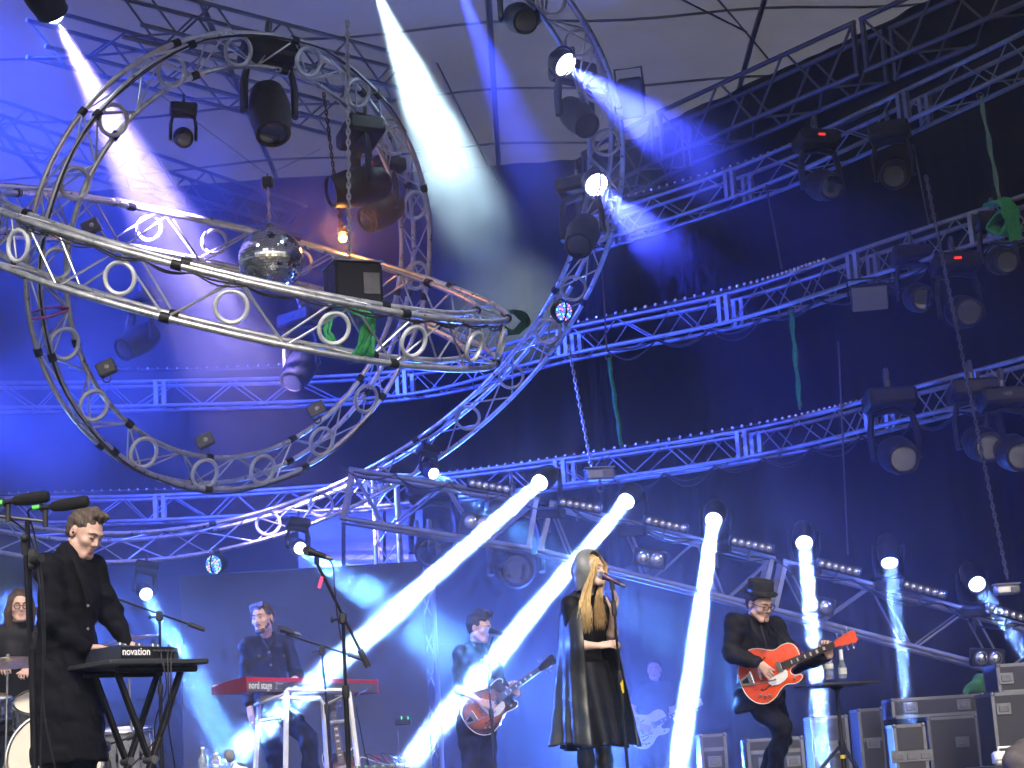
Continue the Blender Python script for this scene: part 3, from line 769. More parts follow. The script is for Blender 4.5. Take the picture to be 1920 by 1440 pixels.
# ------------------------------------------------------------------ guitars
def closed_spline(pts, n=72):
    N = len(pts); out = []
    for i in range(n):
        t = i / n * N; k = int(t); t -= k
        a, b, c, d = [V(pts[(k + o) % N]) for o in (-1, 0, 1, 2)]
        out.append(tuple(.5 * ((2 * b) + (c - a) * t + (2 * a - 5 * b + 4 * c - d) * t * t + (3 * b - a - 3 * c + d) * t ** 3)))
    return out
SINGLE = [(-.175, 0), (-.158, .10), (-.105, .172), (-.03, .203), (.05, .187), (.12, .148), (.17, .132), (.23, .143), (.285, .138), (.325, .105), (.338, .05), (.325, .0), (.28, -.028), (.238, -.04), (.226, -.066), (.25, -.092), (.292, -.100), (.302, -.122), (.27, -.144), (.22, -.147), (.165, -.132), (.11, -.148), (.05, -.187), (-.03, -.203), (-.105, -.172), (-.158, -.10)]
DOUBLE = [(-.175, 0), (-.158, .10), (-.105, .172), (-.03, .203), (.05, .187), (.12, .148), (.17, .132), (.22, .142), (.27, .145), (.305, .125), (.30, .098), (.262, .085), (.238, .06), (.236, .0), (.238, -.06), (.262, -.085), (.30, -.098), (.305, -.125), (.27, -.145), (.22, -.142), (.17, -.132), (.12, -.148), (.05, -.187), (-.03, -.203), (-.105, -.172), (-.158, -.10)]
FRETB = mat('fretboard', (.045, .03, .025), .5, var=.2, scale=30)
GOLD = mat('fret_wire', (.7, .68, .6), .25, 1.0)
CREAM = mat('binding', (.75, .70, .58), .4)
NECKW = mat('neck_wood', (.30, .14, .06), .35, coat=.4)
def guitar(label, br, nut, tilt, body_m, side_m, outline, guard_m, head_m, scale=1.0, inlay=CREAM):
    x = (V(nut) - V(br)).normalized(); z0 = (CAM - V(br)).normalized() + V((0, 0, tilt)); z = (z0 - x * z0.dot(x)).normalized(); y = z.cross(x)
    M = Matrix((x, y, z)).transposed().to_4x4(); M.translation = V(br)
    M = M @ Matrix.Diagonal((scale, scale, scale, 1))
    g = thing('electric_guitar', label, 'guitar', M=M)
    pl = closed_spline(outline, 84)
    W = False
    q = MB(); q.prism(pl, -.062, .0, b=.006); part('body', q, side_m, g, W, ang=50)
    def shrink(k):
        out = []; n = len(pl)
        for i in range(n):
            t = (V(pl[(i + 1) % n]) - V(pl[i - 1])).normalized(); s = 1 if sum(pl[a - 1][0] * pl[a][1] - pl[a][0] * pl[a - 1][1] for a in range(n)) > 0 else -1
            out.append((pl[i][0] - t.y * k * s, pl[i][1] + t.x * k * s))
        return out
    # arched top: nested rings rising to the middle
    q = MB(); rings = [(0.004, .0015), (.010, .004), (.020, .0065)]
    vs = []; fs = []; n = len(pl)
    for k, zz in rings: vs += [V((a, b, zz)) for a, b in shrink(k)]
    for i in range(len(rings) - 1):
        for j in range(n): fs.append((i * n + j, i * n + (j + 1) % n, (i + 1) * n + (j + 1) % n, (i + 1) * n + j))
    fs.append(tuple((len(rings) - 1) * n + j for j in range(n)))
    q.add(vs, fs); part('top', q, body_m, g, W, ang=60)
    q = MB(); q.tube([(a, b, .001) for a, b in shrink(.001)], .0035, 6, closed=True); part('binding', q, CREAM, g, W)
    q = MB()
    q.prism([(.19, .026), (.62, .021), (.62, -.021), (.19, -.026)], -.012, .016, b=.004); part('neck', q, NECKW, g, W)
    q = MB(); q.prism([(.17, .0275), (.62, .0215), (.62, -.0215), (.17, -.0275)], .0165, .022); fb = part('fretboard', q, FRETB, g, W)
    for i in range(1, 20):
        fx = .62 - .62 * (1 - 2 ** (-i / 12)) ; hw = .0215 + (.62 - fx) / .45 * .006
        if fx < .18: break
        q = MB(); q.box((fx, 0, .0228), (.0022, hw * 1.96, .0016)); part('fret', q, GOLD, fb, W, smooth=False)
    for i in (3, 5, 7, 9, 12, 15):
        f0 = .62 * 2 ** (-i / 12); f1 = .62 * 2 ** (-(i - 1) / 12); 
        q = MB(); q.box(((f0 + f1) / 2, 0, .0222), ((f1 - f0) * .55, .026, .0012)); part('inlay', q, inlay, fb, W, smooth=False)
    hp = [(.62, .021), (.645, .028), (.70, .038), (.775, .046), (.795, .030), (.785, 0), (.795, -.030), (.775, -.046), (.70, -.038), (.645, -.028), (.62, -.021)]
    q = MB(); q.prism(hp, -.006, .010, b=.002); hs = part('headstock', q, head_m, g, W)
    for s in (-1, 1):
        for i in range(3):
            tx = .655 + i * .042; ty = s * (.024 + i * .006)
            q = MB(); q.cyl((tx, ty, .010), (tx, ty, .020), .005, n=8); q.cyl((tx, ty + s * .008, .0), (tx, ty + s * .032, .0), .003, n=6); q.sph((tx, ty + s * .038, 0), .010, 8, 6, (.8, .7, .5)); part('tuner', q, CHROME, hs, W)
    for px_ in (.075, .165):
        q = MB(); q.bbox((px_, 0, .019), (.038, .082, .014), .004); pk = part('pickup', q, CHROME, g, W)
    q = MB(); q.bbox((0, 0, .018), (.014, .085, .014), .003); part('bridge', q, CHROME, g, W)
    # vibrato tailpiece with arm
    q = MB(); q.prism([(-.165, .022), (-.165, -.022), (-.09, -.044), (-.055, -.048), (-.055, .048), (-.09, .044)], .012, .017, b=.001); tp = part('tailpiece', q, CHROME, g, W)
    q = MB(); q.prism([(-.150, .010), (-.150, -.010), (-.10, -.022), (-.10, .022)], .0175, .0182); part('badge', q, BLK, tp, W)
    q = MB(); q.cyl((-.062, -.052, .026), (-.062, .052, .026), .009); part('roller', q, CHROME, tp, W)
    q = MB(); q.tube([(-.07, -.035, .028), (-.045, -.052, .042), (.0, -.062, .045), (.09, -.072, .040), (.115, -.073, .036)], [.004, .0045, .0045, .005, .007], 8); part('vibrato_arm', q, CHROME, tp, W)
    if guard_m:
        q = MB(); q.prism([(.05, -.050), (.17, -.040), (.20, -.032), (.212, -.050), (.200, -.085), (.165, -.102), (.115, -.112), (.06, -.102), (.04, -.075)], .014, .0165); part('pickguard', q, guard_m, g, W)
    for (kx, ky) in ((-.05, -.135), (-.015, -.155), (.02, -.160), (.245, -.112)):
        q = MB(); q.lathe([(.011, .006), (.010, .022), (.0, .023)], Matrix.Translation((kx, ky, 0)), 12); part('knob', q, CHROME, g, W)
    for s in (-1, 1):
        if s > 0 or True:
            pts = [(-.035, s * .098), (-.015, s * .108), (.01, s * .105), (.03, s * .098), (.05, s * .094), (.07, s * .098), (.08, s * .110)]
            q = MB(); q.tube([(a, b, .0105) for a, b in pts], [.008, .004, .004, .004, .004, .004, .008], 6, flat=.4); part('sound_hole', q, BLKM, g, W)
    for i in range(6):
        yy = (i - 2.5) * .0098; q = MB(); q.cyl((-.06, yy, .027), (.62, yy * .68, .0245), .0007, n=4); part('string', q, CHROME, g, W)
    return g
def gpt(g, x, y, z): return WM[g.name] @ V((x, y, z))
def gdir(g, x, y, z): return (WM[g.name].to_3x3() @ V((x, y, z))).normalized()
ORANGE = mat('orange_lacquer', (.78, .085, .022), .18, coat=.8, var=.12, scale=6, stretch=(2, 14, 1))
BURST = mat('sunburst_lacquer', (.42, .12, .03), .2, coat=.8, var=.3, scale=5)
def _burst(M):
    n = M.node_tree.nodes; L = M.node_tree.links; b = n['Principled BSDF']
    tc = n.new('ShaderNodeTexCoord'); mp = n.new('ShaderNodeMapping'); mp.inputs['Scale'].default_value = (4.2, 5.2, 1); mp.inputs['Location'].default_value = (-.1, 0, 0)
    gr = n.new('ShaderNodeTexGradient'); gr.gradient_type = 'SPHERICAL'; cr = n.new('ShaderNodeValToRGB')
    cr.color_ramp.elements[0].position = .0; cr.color_ramp.elements[0].color = (.02, .008, .005, 1); cr.color_ramp.elements[1].position = .55; cr.color_ramp.elements[1].color = (.62, .16, .03, 1)
    e = cr.color_ramp.elements.new(.18); e.color = (.06, .018, .008, 1)
    L.new(tc.outputs['Object'], mp.inputs[0]); L.new(mp.outputs[0], gr.inputs[0]); L.new(gr.outputs[0], cr.inputs[0]); L.new(cr.outputs[0], b.inputs['Base Color'])
_burst(BURST)
WLAC = mat('white_lacquer', (.78, .77, .72), .2, coat=.8, var=.05)
G1 = guitar('glossy orange hollow-body electric guitar played by the hatted man', P(1427, 1266, 13.25), P(1559, 1211, 12.99), .15, ORANGE, mat('dark_red_lacquer', (.22, .025, .012), .2, coat=.7), SINGLE, WHT, ORANGE)
G2 = guitar('sunburst semi-hollow electric guitar with dark rim', P(903, 1334, 15.8), P(1014, 1253, 15.75), .1, BURST, mat('walnut_lacquer', (.05, .018, .010), .2, coat=.7), DOUBLE, mat('cream_guard', (.6, .56, .48), .4), mat('black_lacquer', (.012, .011, .011), .15, coat=.8))
G3 = guitar('white hollow-body electric guitar far behind the singer', P(1203, 1371, 21.2), P(1291, 1327, 21.1), .0, WLAC, WLAC, SINGLE, mat('pale_guard', (.7, .64, .5), .4), WLAC)
# ------------------------------------------------------------------ the band
WOOL = mat('black_wool', (.006, .006, .009), .85, spec=.15, bump=.25, bscale=160, var=.25, scale=12)
SUIT = mat('black_suiting', (.007, .007, .009), .7, spec=.2, bump=.15, bscale=200, var=.25, scale=10)
SHIRT = mat('black_cotton', (.006, .006, .008), .6, spec=.2, bump=.15, bscale=120, var=.2)
TROU = mat('black_trouser_cloth', (.006, .006, .008), .8, spec=.15, var=.3, scale=10, bump=.15, bscale=150)
SATIN = mat('black_satin', (.017, .018, .019), .40, spec=.7, var=.2, scale=5, rvar=.06)
SHOE = mat('black_leather', (.012, .012, .012), .35)
HBR = mat('brown_hair', (.055, .030, .018), .55, var=.4, scale=60, bump=.6, bscale=120, stretch=(1, 1, .25))
HDK = mat('dark_hair', (.012, .009, .008), .5, var=.4, scale=60, bump=.6, bscale=120, stretch=(1, 1, .25))
HGR = mat('ash_brown_hair', (.085, .060, .045), .6, var=.4, scale=70, bump=.6, bscale=140, stretch=(1, 1, .25))
BLOND = mat('blonde_hair', (.72, .50, .22), .42, var=.35, scale=40, stretch=(3, 3, .4))
BLOND2 = mat('honey_hair', (.50, .31, .12), .45, var=.35, scale=40, stretch=(3, 3, .4))
def FL(v): return V((v.x, v.y, FLOOR))
def button(parent, p, n_, r=.008, m_=None):
    q = MB(); q.lathe([(r, 0), (r, .003), (r * .6, .004), (0, .003)], fmat(p, n_), 10); part('button', q, m_ or STEEL, parent)
def trousers(J, parent, g=.016, m_=TROU, folds=None, h=.008, top=.12, flare=.0):
    S = SDF(.04); M = torso_frame(J); hm = (J['hpL'] + J['hpR']) / 2
    S.ell(hm + V((0, 0, .02)), (.152 + g, .115 + g, .13), M, .05)
    for a in 'LR':
        hp, kn, an = J['hp' + a], J['kn' + a], J['an' + a]; m1 = hp.lerp(kn, .45); f = kn.lerp(an, .4)
        S.chain([hp, m1, kn, f, V((an.x, an.y, max(an.z - .03, FLOOR + .07)))], [.086 + g, .076 + g, .060 + g, .055 + g + flare / 2, .050 + g + flare], .04)
    return sdf_part('trousers', S, m_, parent, h, folds or [(.004, 9, 7, 38, 0), (.003, 21, 17, 60, 1)])
def shoes(J, parent):
    for a in 'LR':
        S = SDF(.02); an = J['an' + a]; d = V(J.get('toe' + a, J.get('toe', V((0, -1, 0))))); d.z = 0; d.normalize(); f = FL(an)
        S.cone(V((an.x, an.y, FLOOR + .08)), f + V((0, 0, .045)) - d * .03, .046, .042); S.cone(f + V((0, 0, .045)) - d * .03, f + d * .17 + V((0, 0, .035)), .042, .034); S.half(f, (0, 0, -1))
        sdf_part('shoe', S, SHOE, parent, .008)
def D(a, **kw):
    a = dict(a); a.update(kw); return a

# ---- man in the black coat at the left synthesizer (faces right)
d0 = 10.0
J = dict(nk=P(131, 1040, 10.0), shR=P(93, 1068, 9.87), shL=P(172, 1070, 10.14), elR=P(98, 1160, 9.80), elL=P(206, 1151, 10.18), wrR=P(160, 1214, 9.86), wrL=P(238, 1206, 10.16),
         hpR=P(102, 1255, 9.90), hpL=P(144, 1255, 10.05))
J['knR'] = J['hpR'] + V((.01, 0, -.43)); J['knL'] = J['hpL'] + V((.02, 0, -.43))
J['anR'] = FL(J['knR']) + V((-.03, 0, .08)); J['anL'] = FL(J['knL']) + V((.0, 0, .08)); J['toe'] = V((.8, -.6, 0))
hd = (P(159, 1001, 10.02), head_frame(0, 1.02, .52, .05), 1.03)
hands = [(P(160, 1214, 9.86), P(203, 1212, 9.93) - P(160, 1214, 9.86), V((.0, -.15, 1)), -1, dict(curl=(.32, .34, .36, .38), thumb=(.6, .3))),
         (P(238, 1206, 10.16), P(266, 1214, 10.18) - P(238, 1206, 10.16), V((.2, 0, 1)), 1, dict(curl=(.35, .4, .4, .4), thumb=(.6, .3)))]
JB1 = J
p1 = person('man in a long black coat bending over the left synthesizer', J, hd, hands, h=.0055, headargs=dict(nose=1.05, jaw=1.06))
face_lines(p1, hd, bm=HGR)
hair_cap(p1, hd, HGR, [((0, -.062, .060), (0, -.95, -.30)), ((0, .02, -.045), (0, -.12, -1)), ((0, -.02, .02), (0, -.75, -.62))], [((-.03, -.05, .122), (.03, -.068, .128), .020, .020), ((0, .0, .135), (0, -.085, .120), .026, .018), ((.03, -.03, .128), (.03, -.085, .112), .018, .012)], folds=[(.0030, 110, 100, 30, 0), (.002, 210, 190, 40, 1)])
S = SDF(.045); add_torso(S, J, .022, 1.08); hm = (J['hpL'] + J['hpR']) / 2
for a in 'LR':
    sh, el, wr = J['sh' + a], J['el' + a], J['wr' + a]; S.chain([sh, sh.lerp(el, .5), el, el.lerp(wr, .5), wr.lerp(el, .06)], [.072, .066, .062, .054, .043], .035)
S.chain([hm + V((0, 0, .05)), hm + V((.01, 0, -.25)), hm + V((.015, 0, -.48))], [.165, .185, .20], .06)
S.cone(J['nk'] + V((-.01, 0, -.02)), J['nk'] + V((.0, 0, .005)), .082, .070, .02); S.half(hm + V((0, 0, -.50)), (0, 0, -1))
coat = sdf_part('coat', S, WOOL, p1, .008, [(.006, 6, 8, 22, .5), (.0045, 26, 22, 44, 2), (.003, 60, 50, 70, 1)])
Mt = torso_frame(J); fw = -(Mt @ V((0, 1, 0))); rt = -(Mt @ V((1, 0, 0)))
cf = lambda u, v: (J['shR'] + J['shL']) / 2 + (hm - (J['shR'] + J['shL']) / 2) * v + rt * u
for v in (.45, .75):
    button(coat, P(165, [1136, 0, 0, 1179][0 if v < .5 else 3], 9.76 if v < .5 else 9.78), (CAM - P(165, 1136, 9.8)))
S = SDF(.02); S.cone(J['nk'] + V((.0, 0, -.01)), J['nk'].lerp(hd[0], .32), .068, .063, .02); S.half(J['nk'].lerp(hd[0], .34), (hd[0] - J['nk'])); sdf_part('collar', S, SHIRT, p1, .007)
q = MB(); q.tube([P(128, 1026, 9.86), P(140, 1046, 9.80), P(153, 1080, 9.78), P(163, 1118, 9.79), P(166, 1170, 9.79), P(170, 1200, 9.80)], [.008, .016, .018, .012, .006, .004], 8, flat=.35); part('lapel', q, WOOL, p1)
trousers(J, p1, .03); shoes(J, p1)
q = MB(); q.lathe([(.006, 0), (.007, .008), (.003, .012), (0, .012)], fmat(V(hd[0]) + hd[1] @ V((-.080, .004, -.002)), hd[1] @ V((-1, -.3, 0))), 10); part('earpiece', q, BLK, p1)

# ---- hooded singer
J = dict(nk=P(1098, 1118, 13.02), shR=P(1069, 1135, 12.93), shL=P(1128, 1135, 13.12), elR=P(1077, 1210, 12.86), wrR=P(1124, 1211, 12.80), elL=P(1148, 1205, 13.06), wrL=P(1149, 1149, 12.90), hpR=P(1078, 1268, 12.96), hpL=P(1118, 1268, 13.06))
J['knR'] = P(1096, 1378, 12.97); J['knL'] = P(1128, 1378, 13.05); J['anR'] = FL(J['knR']) + V((0, .02, .07)); J['anL'] = FL(J['knL']) + V((.02, 0, .07)); J['toe'] = V((.6, -.8, 0))
hd = (P(1109, 1071, 13.0), head_frame(0, .92, -.02, .02), .94)
hands = [(P(1124, 1211, 12.80), P(1152, 1206, 12.80) - P(1124, 1211, 12.80), V((.05, -.7, .7)), -1, dict(s=.92, curl=(.42, .42, .45, .5), thumb=(.5, .4), spread=.09)),
         (P(1149, 1149, 12.90), P(1157, 1112, 12.90) - P(1149, 1149, 12.90), V((.75, .55, 0)), 1, dict(s=.92, curl=(.28, .22, .25, .3), thumb=(.65, .2), spread=.10))]
p2 = person('woman singing in a hooded black satin cape with long blonde hair', J, hd, hands, h=.0055, skin=mat('fair_skin', (.66, .46, .37), .5, var=.08, scale=40), headargs=dict(jaw=.90, nose=.85, mouth=.008))
face_lines(p2, hd, bm=BLOND2)
# dress under the cape, boots
S = SDF(.04); add_torso(S, J, .004, .9); S.chain([(J['hpL'] + J['hpR']) / 2, (J['knL'] + J['knR']) / 2 + V((0, 0, .1))], [.15, .17], .05)
for a in 'LR': S.cone(J['sh' + a], J['sh' + a].lerp(J['el' + a], .8), .063, .057, .03)
S.half((J['hpL'] + J['hpR']) / 2 + V((0, 0, -.02)), (0, 0, -1)); sdf_part('dress', S, SHIRT, p2, .009, [(.003, 20, 20, 6, 0)])
wc = (J['hpL'] + J['hpR']) / 2 + V((0, 0, .10)); zh = P(1100, 1404, 13.0).z
def skirt(u, v):
    th = u * 2 * PI; a = .002 + .020 * v; r = (.152 + .070 * v ** .9) + a * math.sin(5 * th + 1.5 * math.sin(2 * th) + v) + .5 * a * math.sin(9 * th + 2 * v)
    return V((wc.x + math.sin(th) * r * 1.05 + .02 * v, wc.y - .02 + math.cos(th) * r * .9, wc.z + (zh - wc.z) * v + .012 * math.sin(3 * th) * v))
q = MB(); q.grid(skirt, 96, 30, cu=True); sk_ = part('skirt', q, SHIRT, p2, ang=180); sk_.modifiers.new('thick', 'SOLIDIFY').thickness = .005
for a in 'LR':
    S = SDF(.03); kn, an = J['kn' + a], J['an' + a]; S.chain([kn + V((0, 0, .12)), kn, kn.lerp(an, .4), an], [.066, .062, .060, .048]); f = FL(an); dd = V(J['toe']).normalized(); S.cone(f + V((0, 0, .04)), f + dd * .15 + V((0, 0, .03)), .04, .032); S.half(f, (0, 0, -1)); sdf_part('boot', S, SHOE, p2, .008)
# cape: folded sheet from the shoulders to the calves, open in front where the arms reach out
cx = P(1098, 1125, 13.05); hz_ = P(1100, 1400, 13.05).z
def cape(u, v):
    hw = math.radians(46 - 10 * v); tc_ = math.radians(148)
    th = tc_ + hw + u * (2 * PI - 2 * hw)               # 0 = back, pi = front
    z = cx.z + .035 - v * (cx.z + .035 - hz_)
    wx = .058 + .135 * min(1, v / .12) ** .5 + .125 * max(0, v - .13) ** 1.15
    wy = .062 + .150 * min(1, v / .12) ** .5 + .045 * math.exp(-((v - .33) / .16) ** 2) + .09 * max(0, v - .14) ** 1.1
    a = .003 + .026 * max(0, v - .12)
    w1 = math.sin(th) ; w2 = math.cos(th)
    f = 1 + (a * math.sin(4 * th + 2.2 * math.sin(1.3 * th + 1 + .8 * v) + 1.5 * v) + .6 * a * math.sin(7 * th - 1.5 + 3.4 * v + 1.4 * math.sin(3 * th)) + .25 * a * math.sin(13 * th + 6 * v + 2 * math.sin(5 * th)) + .10 * a * math.sin(37 * v + 5 * th)) / .25
    x = math.sin(th) * wx * f; y = math.cos(th) * wy * f
    bulge = .03 * math.exp(-((v - .34) / .12) ** 2) * max(0, -math.cos(th))
    return V((cx.x + x + .002 - .01 * v, cx.y + .005 + y - bulge, z + .010 * math.sin(5 * th + 1) * v - .018 * math.sin(th) * v))
q = MB(); q.grid(cape, 150, 60); cp_ = part('cape', q, SATIN, p2, ang=180)
md = cp_.modifiers.new('thick', 'SOLIDIFY'); md.thickness = .006
# hood: shell around the head open to the face
hc, hM, hs = hd; T = lambda x, y, z: V(hc) + hM @ (V((x, y, z)) * hs)
def hood(u, v):
    # u: from throat left over the top to throat right; v: from face rim to the back
    t = (u - .5) * 2 * 2.45
    rimx, rimz = .108 * math.sin(t), .128 * math.cos(t) + .022
    y = -.058 + .020 * math.cos(t) + .225 * v
    sh = math.sqrt(max(0.0, 1 - (v ** 3.0) * .97)) * (1 + .22 * math.sin(PI * min(1, v * 1.1)))
    fold = .0045 * math.sin(7 * v + 1.4 * t) + .0025 * math.sin(13 * v - 2 * t + 1)
    x = rimx * (sh + fold / .1); z = (rimz - .01) * (sh + fold / .1) + .01 - .03 * v * v
    lowk = max(0.0, min(1.0, (-.02 - rimz) / .06)); z -= .085 * v * lowk; x *= 1 + .30 * v * lowk
    return T(x, y, z)
HSAT = mat('black_satin_lit', (.20, .21, .22), .38, spec=.8, var=.2, scale=5, rvar=.06)  # the cape's black satin painted paler, daylight sheen put into the colour
q = MB(); q.grid(hood, 90, 50); hd_o = part('hood', q, HSAT, p2, ang=180); md = hd_o.modifiers.new('thick', 'SOLIDIFY'); md.thickness = .007
# hood collar where it falls on the shoulders
q = MB()
def collar(u, v):
    th = math.radians(195) + u * math.radians(270); r = .075 + .055 * v
    yaw = 0; x = math.sin(th) * (r + .03 * v); y = math.cos(th) * r
    return V((cx.x + x * math.cos(yaw) - y * math.sin(yaw), cx.y + x * math.sin(yaw) + y * math.cos(yaw), cx.z + .075 - .075 * v + .012 * math.sin(7 * th) * v))
q.grid(collar, 60, 10); co = part('hood_collar', q, SATIN, p2, ang=180); md = co.modifiers.new('thick', 'SOLIDIFY'); md.thickness = .006
# long hair in front of the shoulders
rnd = random.Random(5)
def strands(name, roots, m_, n, parent, rad=.0030):
    q = MB()
    for i in range(n):
        a, b, c, e = [V(p) for p in roots(rnd)]
        ph = rnd.uniform(0, 6.28); am = rnd.uniform(.004, .012); pts = spline([a, b, c, e], 16)
        side = V((rnd.uniform(-1, 1), rnd.uniform(-1, 1), 0)).normalized()
        pts = [p + side * am * math.sin(ph + k * .85) * (k / 15) ** .7 for k, p in enumerate(pts)]
        r0 = rad * rnd.uniform(.6, 1.2); q.tube(pts, [r0 * (.75 + .5 * math.sin(PI * min(1, k / 13))) * (1 if k < 12 else (16 - k) / 5) for k in range(16)], 5, flat=.6)
    return part(name, q, m_, parent, ang=180)
def rootsR(r):
    t = r.uniform(-1, 1)
    k = r.random(); a = T(-.012 - .040 * k, -.088 + .022 * k, .098 - .012 * k); b = T(-.066 - .026 * r.random(), -.098 + .035 * r.random(), -.01 + .03 * r.random())
    c = P(1098 + 8 * t, 1120, 12.87 + .05 * r.random()); e = P(1096 + 12 * t + r.uniform(-5, 5), 1182 + r.uniform(-34, 8), 12.80 + .04 * r.random()); return a, b, c, e
def rootsL(r):
    t = r.uniform(-1, 1)
    k = r.random(); a = T(.012 + .040 * k, -.088 + .022 * k, .098 - .012 * k); b = T(.064 + .022 * r.random(), -.090 + .035 * r.random(), -.01 + .03 * r.random())
    c = P(1123 + 6 * t, 1120, 12.92 + .04 * r.random()); e = P(1126 + 10 * t + r.uniform(-4, 4), 1178 + r.uniform(-40, 6), 12.84 + .05 * r.random()); return a, b, c, e
strands('hair', rootsR, BLOND, 330, p2); strands('hair', rootsL, BLOND2, 200, p2); strands('hair', rootsR, BLOND2, 110, p2)
S = SDF(.02); S.ell(T(0, .022, .05), (.078 * hs, .096 * hs, .086 * hs), hM); S.half(T(0, -.055, .06), hM @ V((0, -1, -.15))); sdf_part('hair', S, BLOND2, p2, .006)

# ---- guitarist in hat and suit
J = dict(nk=P(1416, 1158, 13.42), shR=P(1377, 1170, 13.36), shL=P(1452, 1176, 13.54), elR=P(1371, 1226, 13.30), wrR=gpt(G1, .055, .075, .085), elL=P(1492, 1248, 13.40), hpR=P(1408, 1308, 13.44), hpL=P(1446, 1308, 13.56))
wl = gpt(G1, .53, -.055, -.045); J['wrL'] = wl
J['knR'] = P(1467, 1362, 13.25); J['anR'] = P(1447, 1470, 13.45); J['knL'] = P(1466, 1385, 13.62); J['anL'] = P(1425, 1465, 13.85); J['toe'] = V((.85, -.5, 0))
hd = (P(1424, 1133, 13.36), head_frame(0, .62, .42, -.06), 1.0)
hands = [(J['wrR'], gpt(G1, .085, -.015, .045) - J['wrR'], gdir(G1, .1, .3, 1), 1, dict(curl=(.35, .4, .45, .5), thumb=(.7, .4))),
         (wl, gpt(G1, .545, -.005, -.035) - wl, gdir(G1, -.2, .1, -1), 1, dict(curl=(.85, .85, .85, .8), thumb=(.5, .2), s=.95))]
p3 = person('man in a black hat, glasses and black suit playing the orange guitar', J, hd, hands, h=.0055, headargs=dict(jaw=1.08, nose=1.1))
face_lines(p3, hd, bm=HBR)
hair_cap(p3, hd, HBR, [((0, -.070, .06), (0, -1, -.1)), ((0, .0, -.02), (0, -.5, -1)), ((0, -.045, .03), (0, -1, -.6))], [((-.04, -.082, .062), (.04, -.082, .062), .013, .013)])
T3_ = lambda x, y, z: V(hd[0]) + hd[1] @ (V((x, y, z)) * hd[2])
HM_ = Matrix.Translation(T3_(0, .012, .078)) @ (hd[1] @ Matrix.Rotation(-.10, 3, 'X')).to_4x4() @ Matrix.Diagonal((1.0, 1.14, 1, 1))
FELT = mat('black_felt', (.008, .008, .010), .85, bump=.2, bscale=150)
q = MB(); q.lathe([(.086, -.004), (.100, -.006), (.116, -.002), (.123, .006), (.121, .011), (.114, .006), (.100, .002), (.092, .004), (.092, .03), (.090, .065), (.091, .088), (.086, .098), (.070, .096), (.04, .088), (0, .086)], HM_, 40); ht = part('hat', q, FELT, p3, ang=60)
q = MB(); q.lathe([(.0935, .006), (.0945, .007), (.0935, .032), (.0925, .033)], HM_, 40); part('hat_band', q, SATIN, ht)
q = MB()
for s in (-1, 1):
    c = T3_(s * .033, -.108, .008); X = hd[1] @ V((1, -.0 + s * .18, 0)); Z = hd[1] @ V((0, 0, 1))
    q.tube([c + X.normalized() * .025 * math.cos(t) * (1 if abs(math.cos(t)) < .8 else .98) + Z * (.019 * math.sin(t)) for t in [2 * PI * k / 20 for k in range(20)]], .0030, 6, closed=True)
    q.tube([T3_(s * .058, -.100, .014), T3_(s * .076, -.05, .014), T3_(s * .080, .0, .016)], .0028, 6)
q.tube([T3_(-.009, -.111, .011), T3_(0, -.115, .014), T3_(.009, -.111, .011)], .0028, 6); part('glasses', q, BLK, p3)
S = SDF(.045); add_torso(S, J, .018, 1.04); hm = (J['hpL'] + J['hpR']) / 2
for a in 'LR':
    sh, el, wr = J['sh' + a], J['el' + a], J['wr' + a]; S.chain([sh, sh.lerp(el, .5), el, el.lerp(wr, .5), wr.lerp(el, .10)], [.068, .062, .056, .050, .042], .03)
bk = torso_frame(J) @ V((0, 1, 0))
S.chain([hm + V((0, 0, .10)), hm + V((-.02, .0, -.02)), hm + V((-.03, 0, -.07))], [.165, .172, .172], .05); S.half(hm + V((0, 0, -.075)), (0.15, 0, -1))
jk = sdf_part('jacket', S, SUIT, p3, .008, [(.005, 8, 8, 20, .5), (.004, 28, 24, 46, 2), (.0025, 60, 50, 70, 1)])
for pts in ([P(1406, 1160, 13.32), P(1412, 1174, 13.23), P(1424, 1196, 13.20), P(1436, 1216, 13.22)], [P(1432, 1160, 13.30), P(1440, 1180, 13.28), P(1446, 1205, 13.28)]):
    q = MB(); q.tube(pts, [.006, .016, .013, .004], 8, flat=.3) if len(pts) == 4 else q.tube(pts, [.010, .018, .006], 8, flat=.3); part('lapel', q, SUIT, jk)
q = MB(); q.tube([P(1427, 1172, 13.24), P(1431, 1188, 13.20), P(1437, 1212, 13.20)], [.008, .011, .016], 8, flat=.3); part('necktie', q, SHIRT, p3)
S = SDF(.02); S.cone(J['nk'] + V((0, .02, -.02)), J['nk'].lerp(hd[0], .22) + V((0, .02, 0)), .066, .058); S.half(J['nk'].lerp(hd[0], .22), hd[0] - J['nk'] + V((0, .1, 0))); sdf_part('shirt_collar', S, SHIRT, p3, .007)
trousers(J, p3, .006); shoes(J, p3)
q = MB(); q.tube(spline([P(1412, 1166, 13.46), P(1444, 1172, 13.42), P(1466, 1195, 13.30), gpt(G1, .33, .05, -.05)], 12), .016, 6, flat=.2); part('guitar_strap', q, SHIRT, p3)

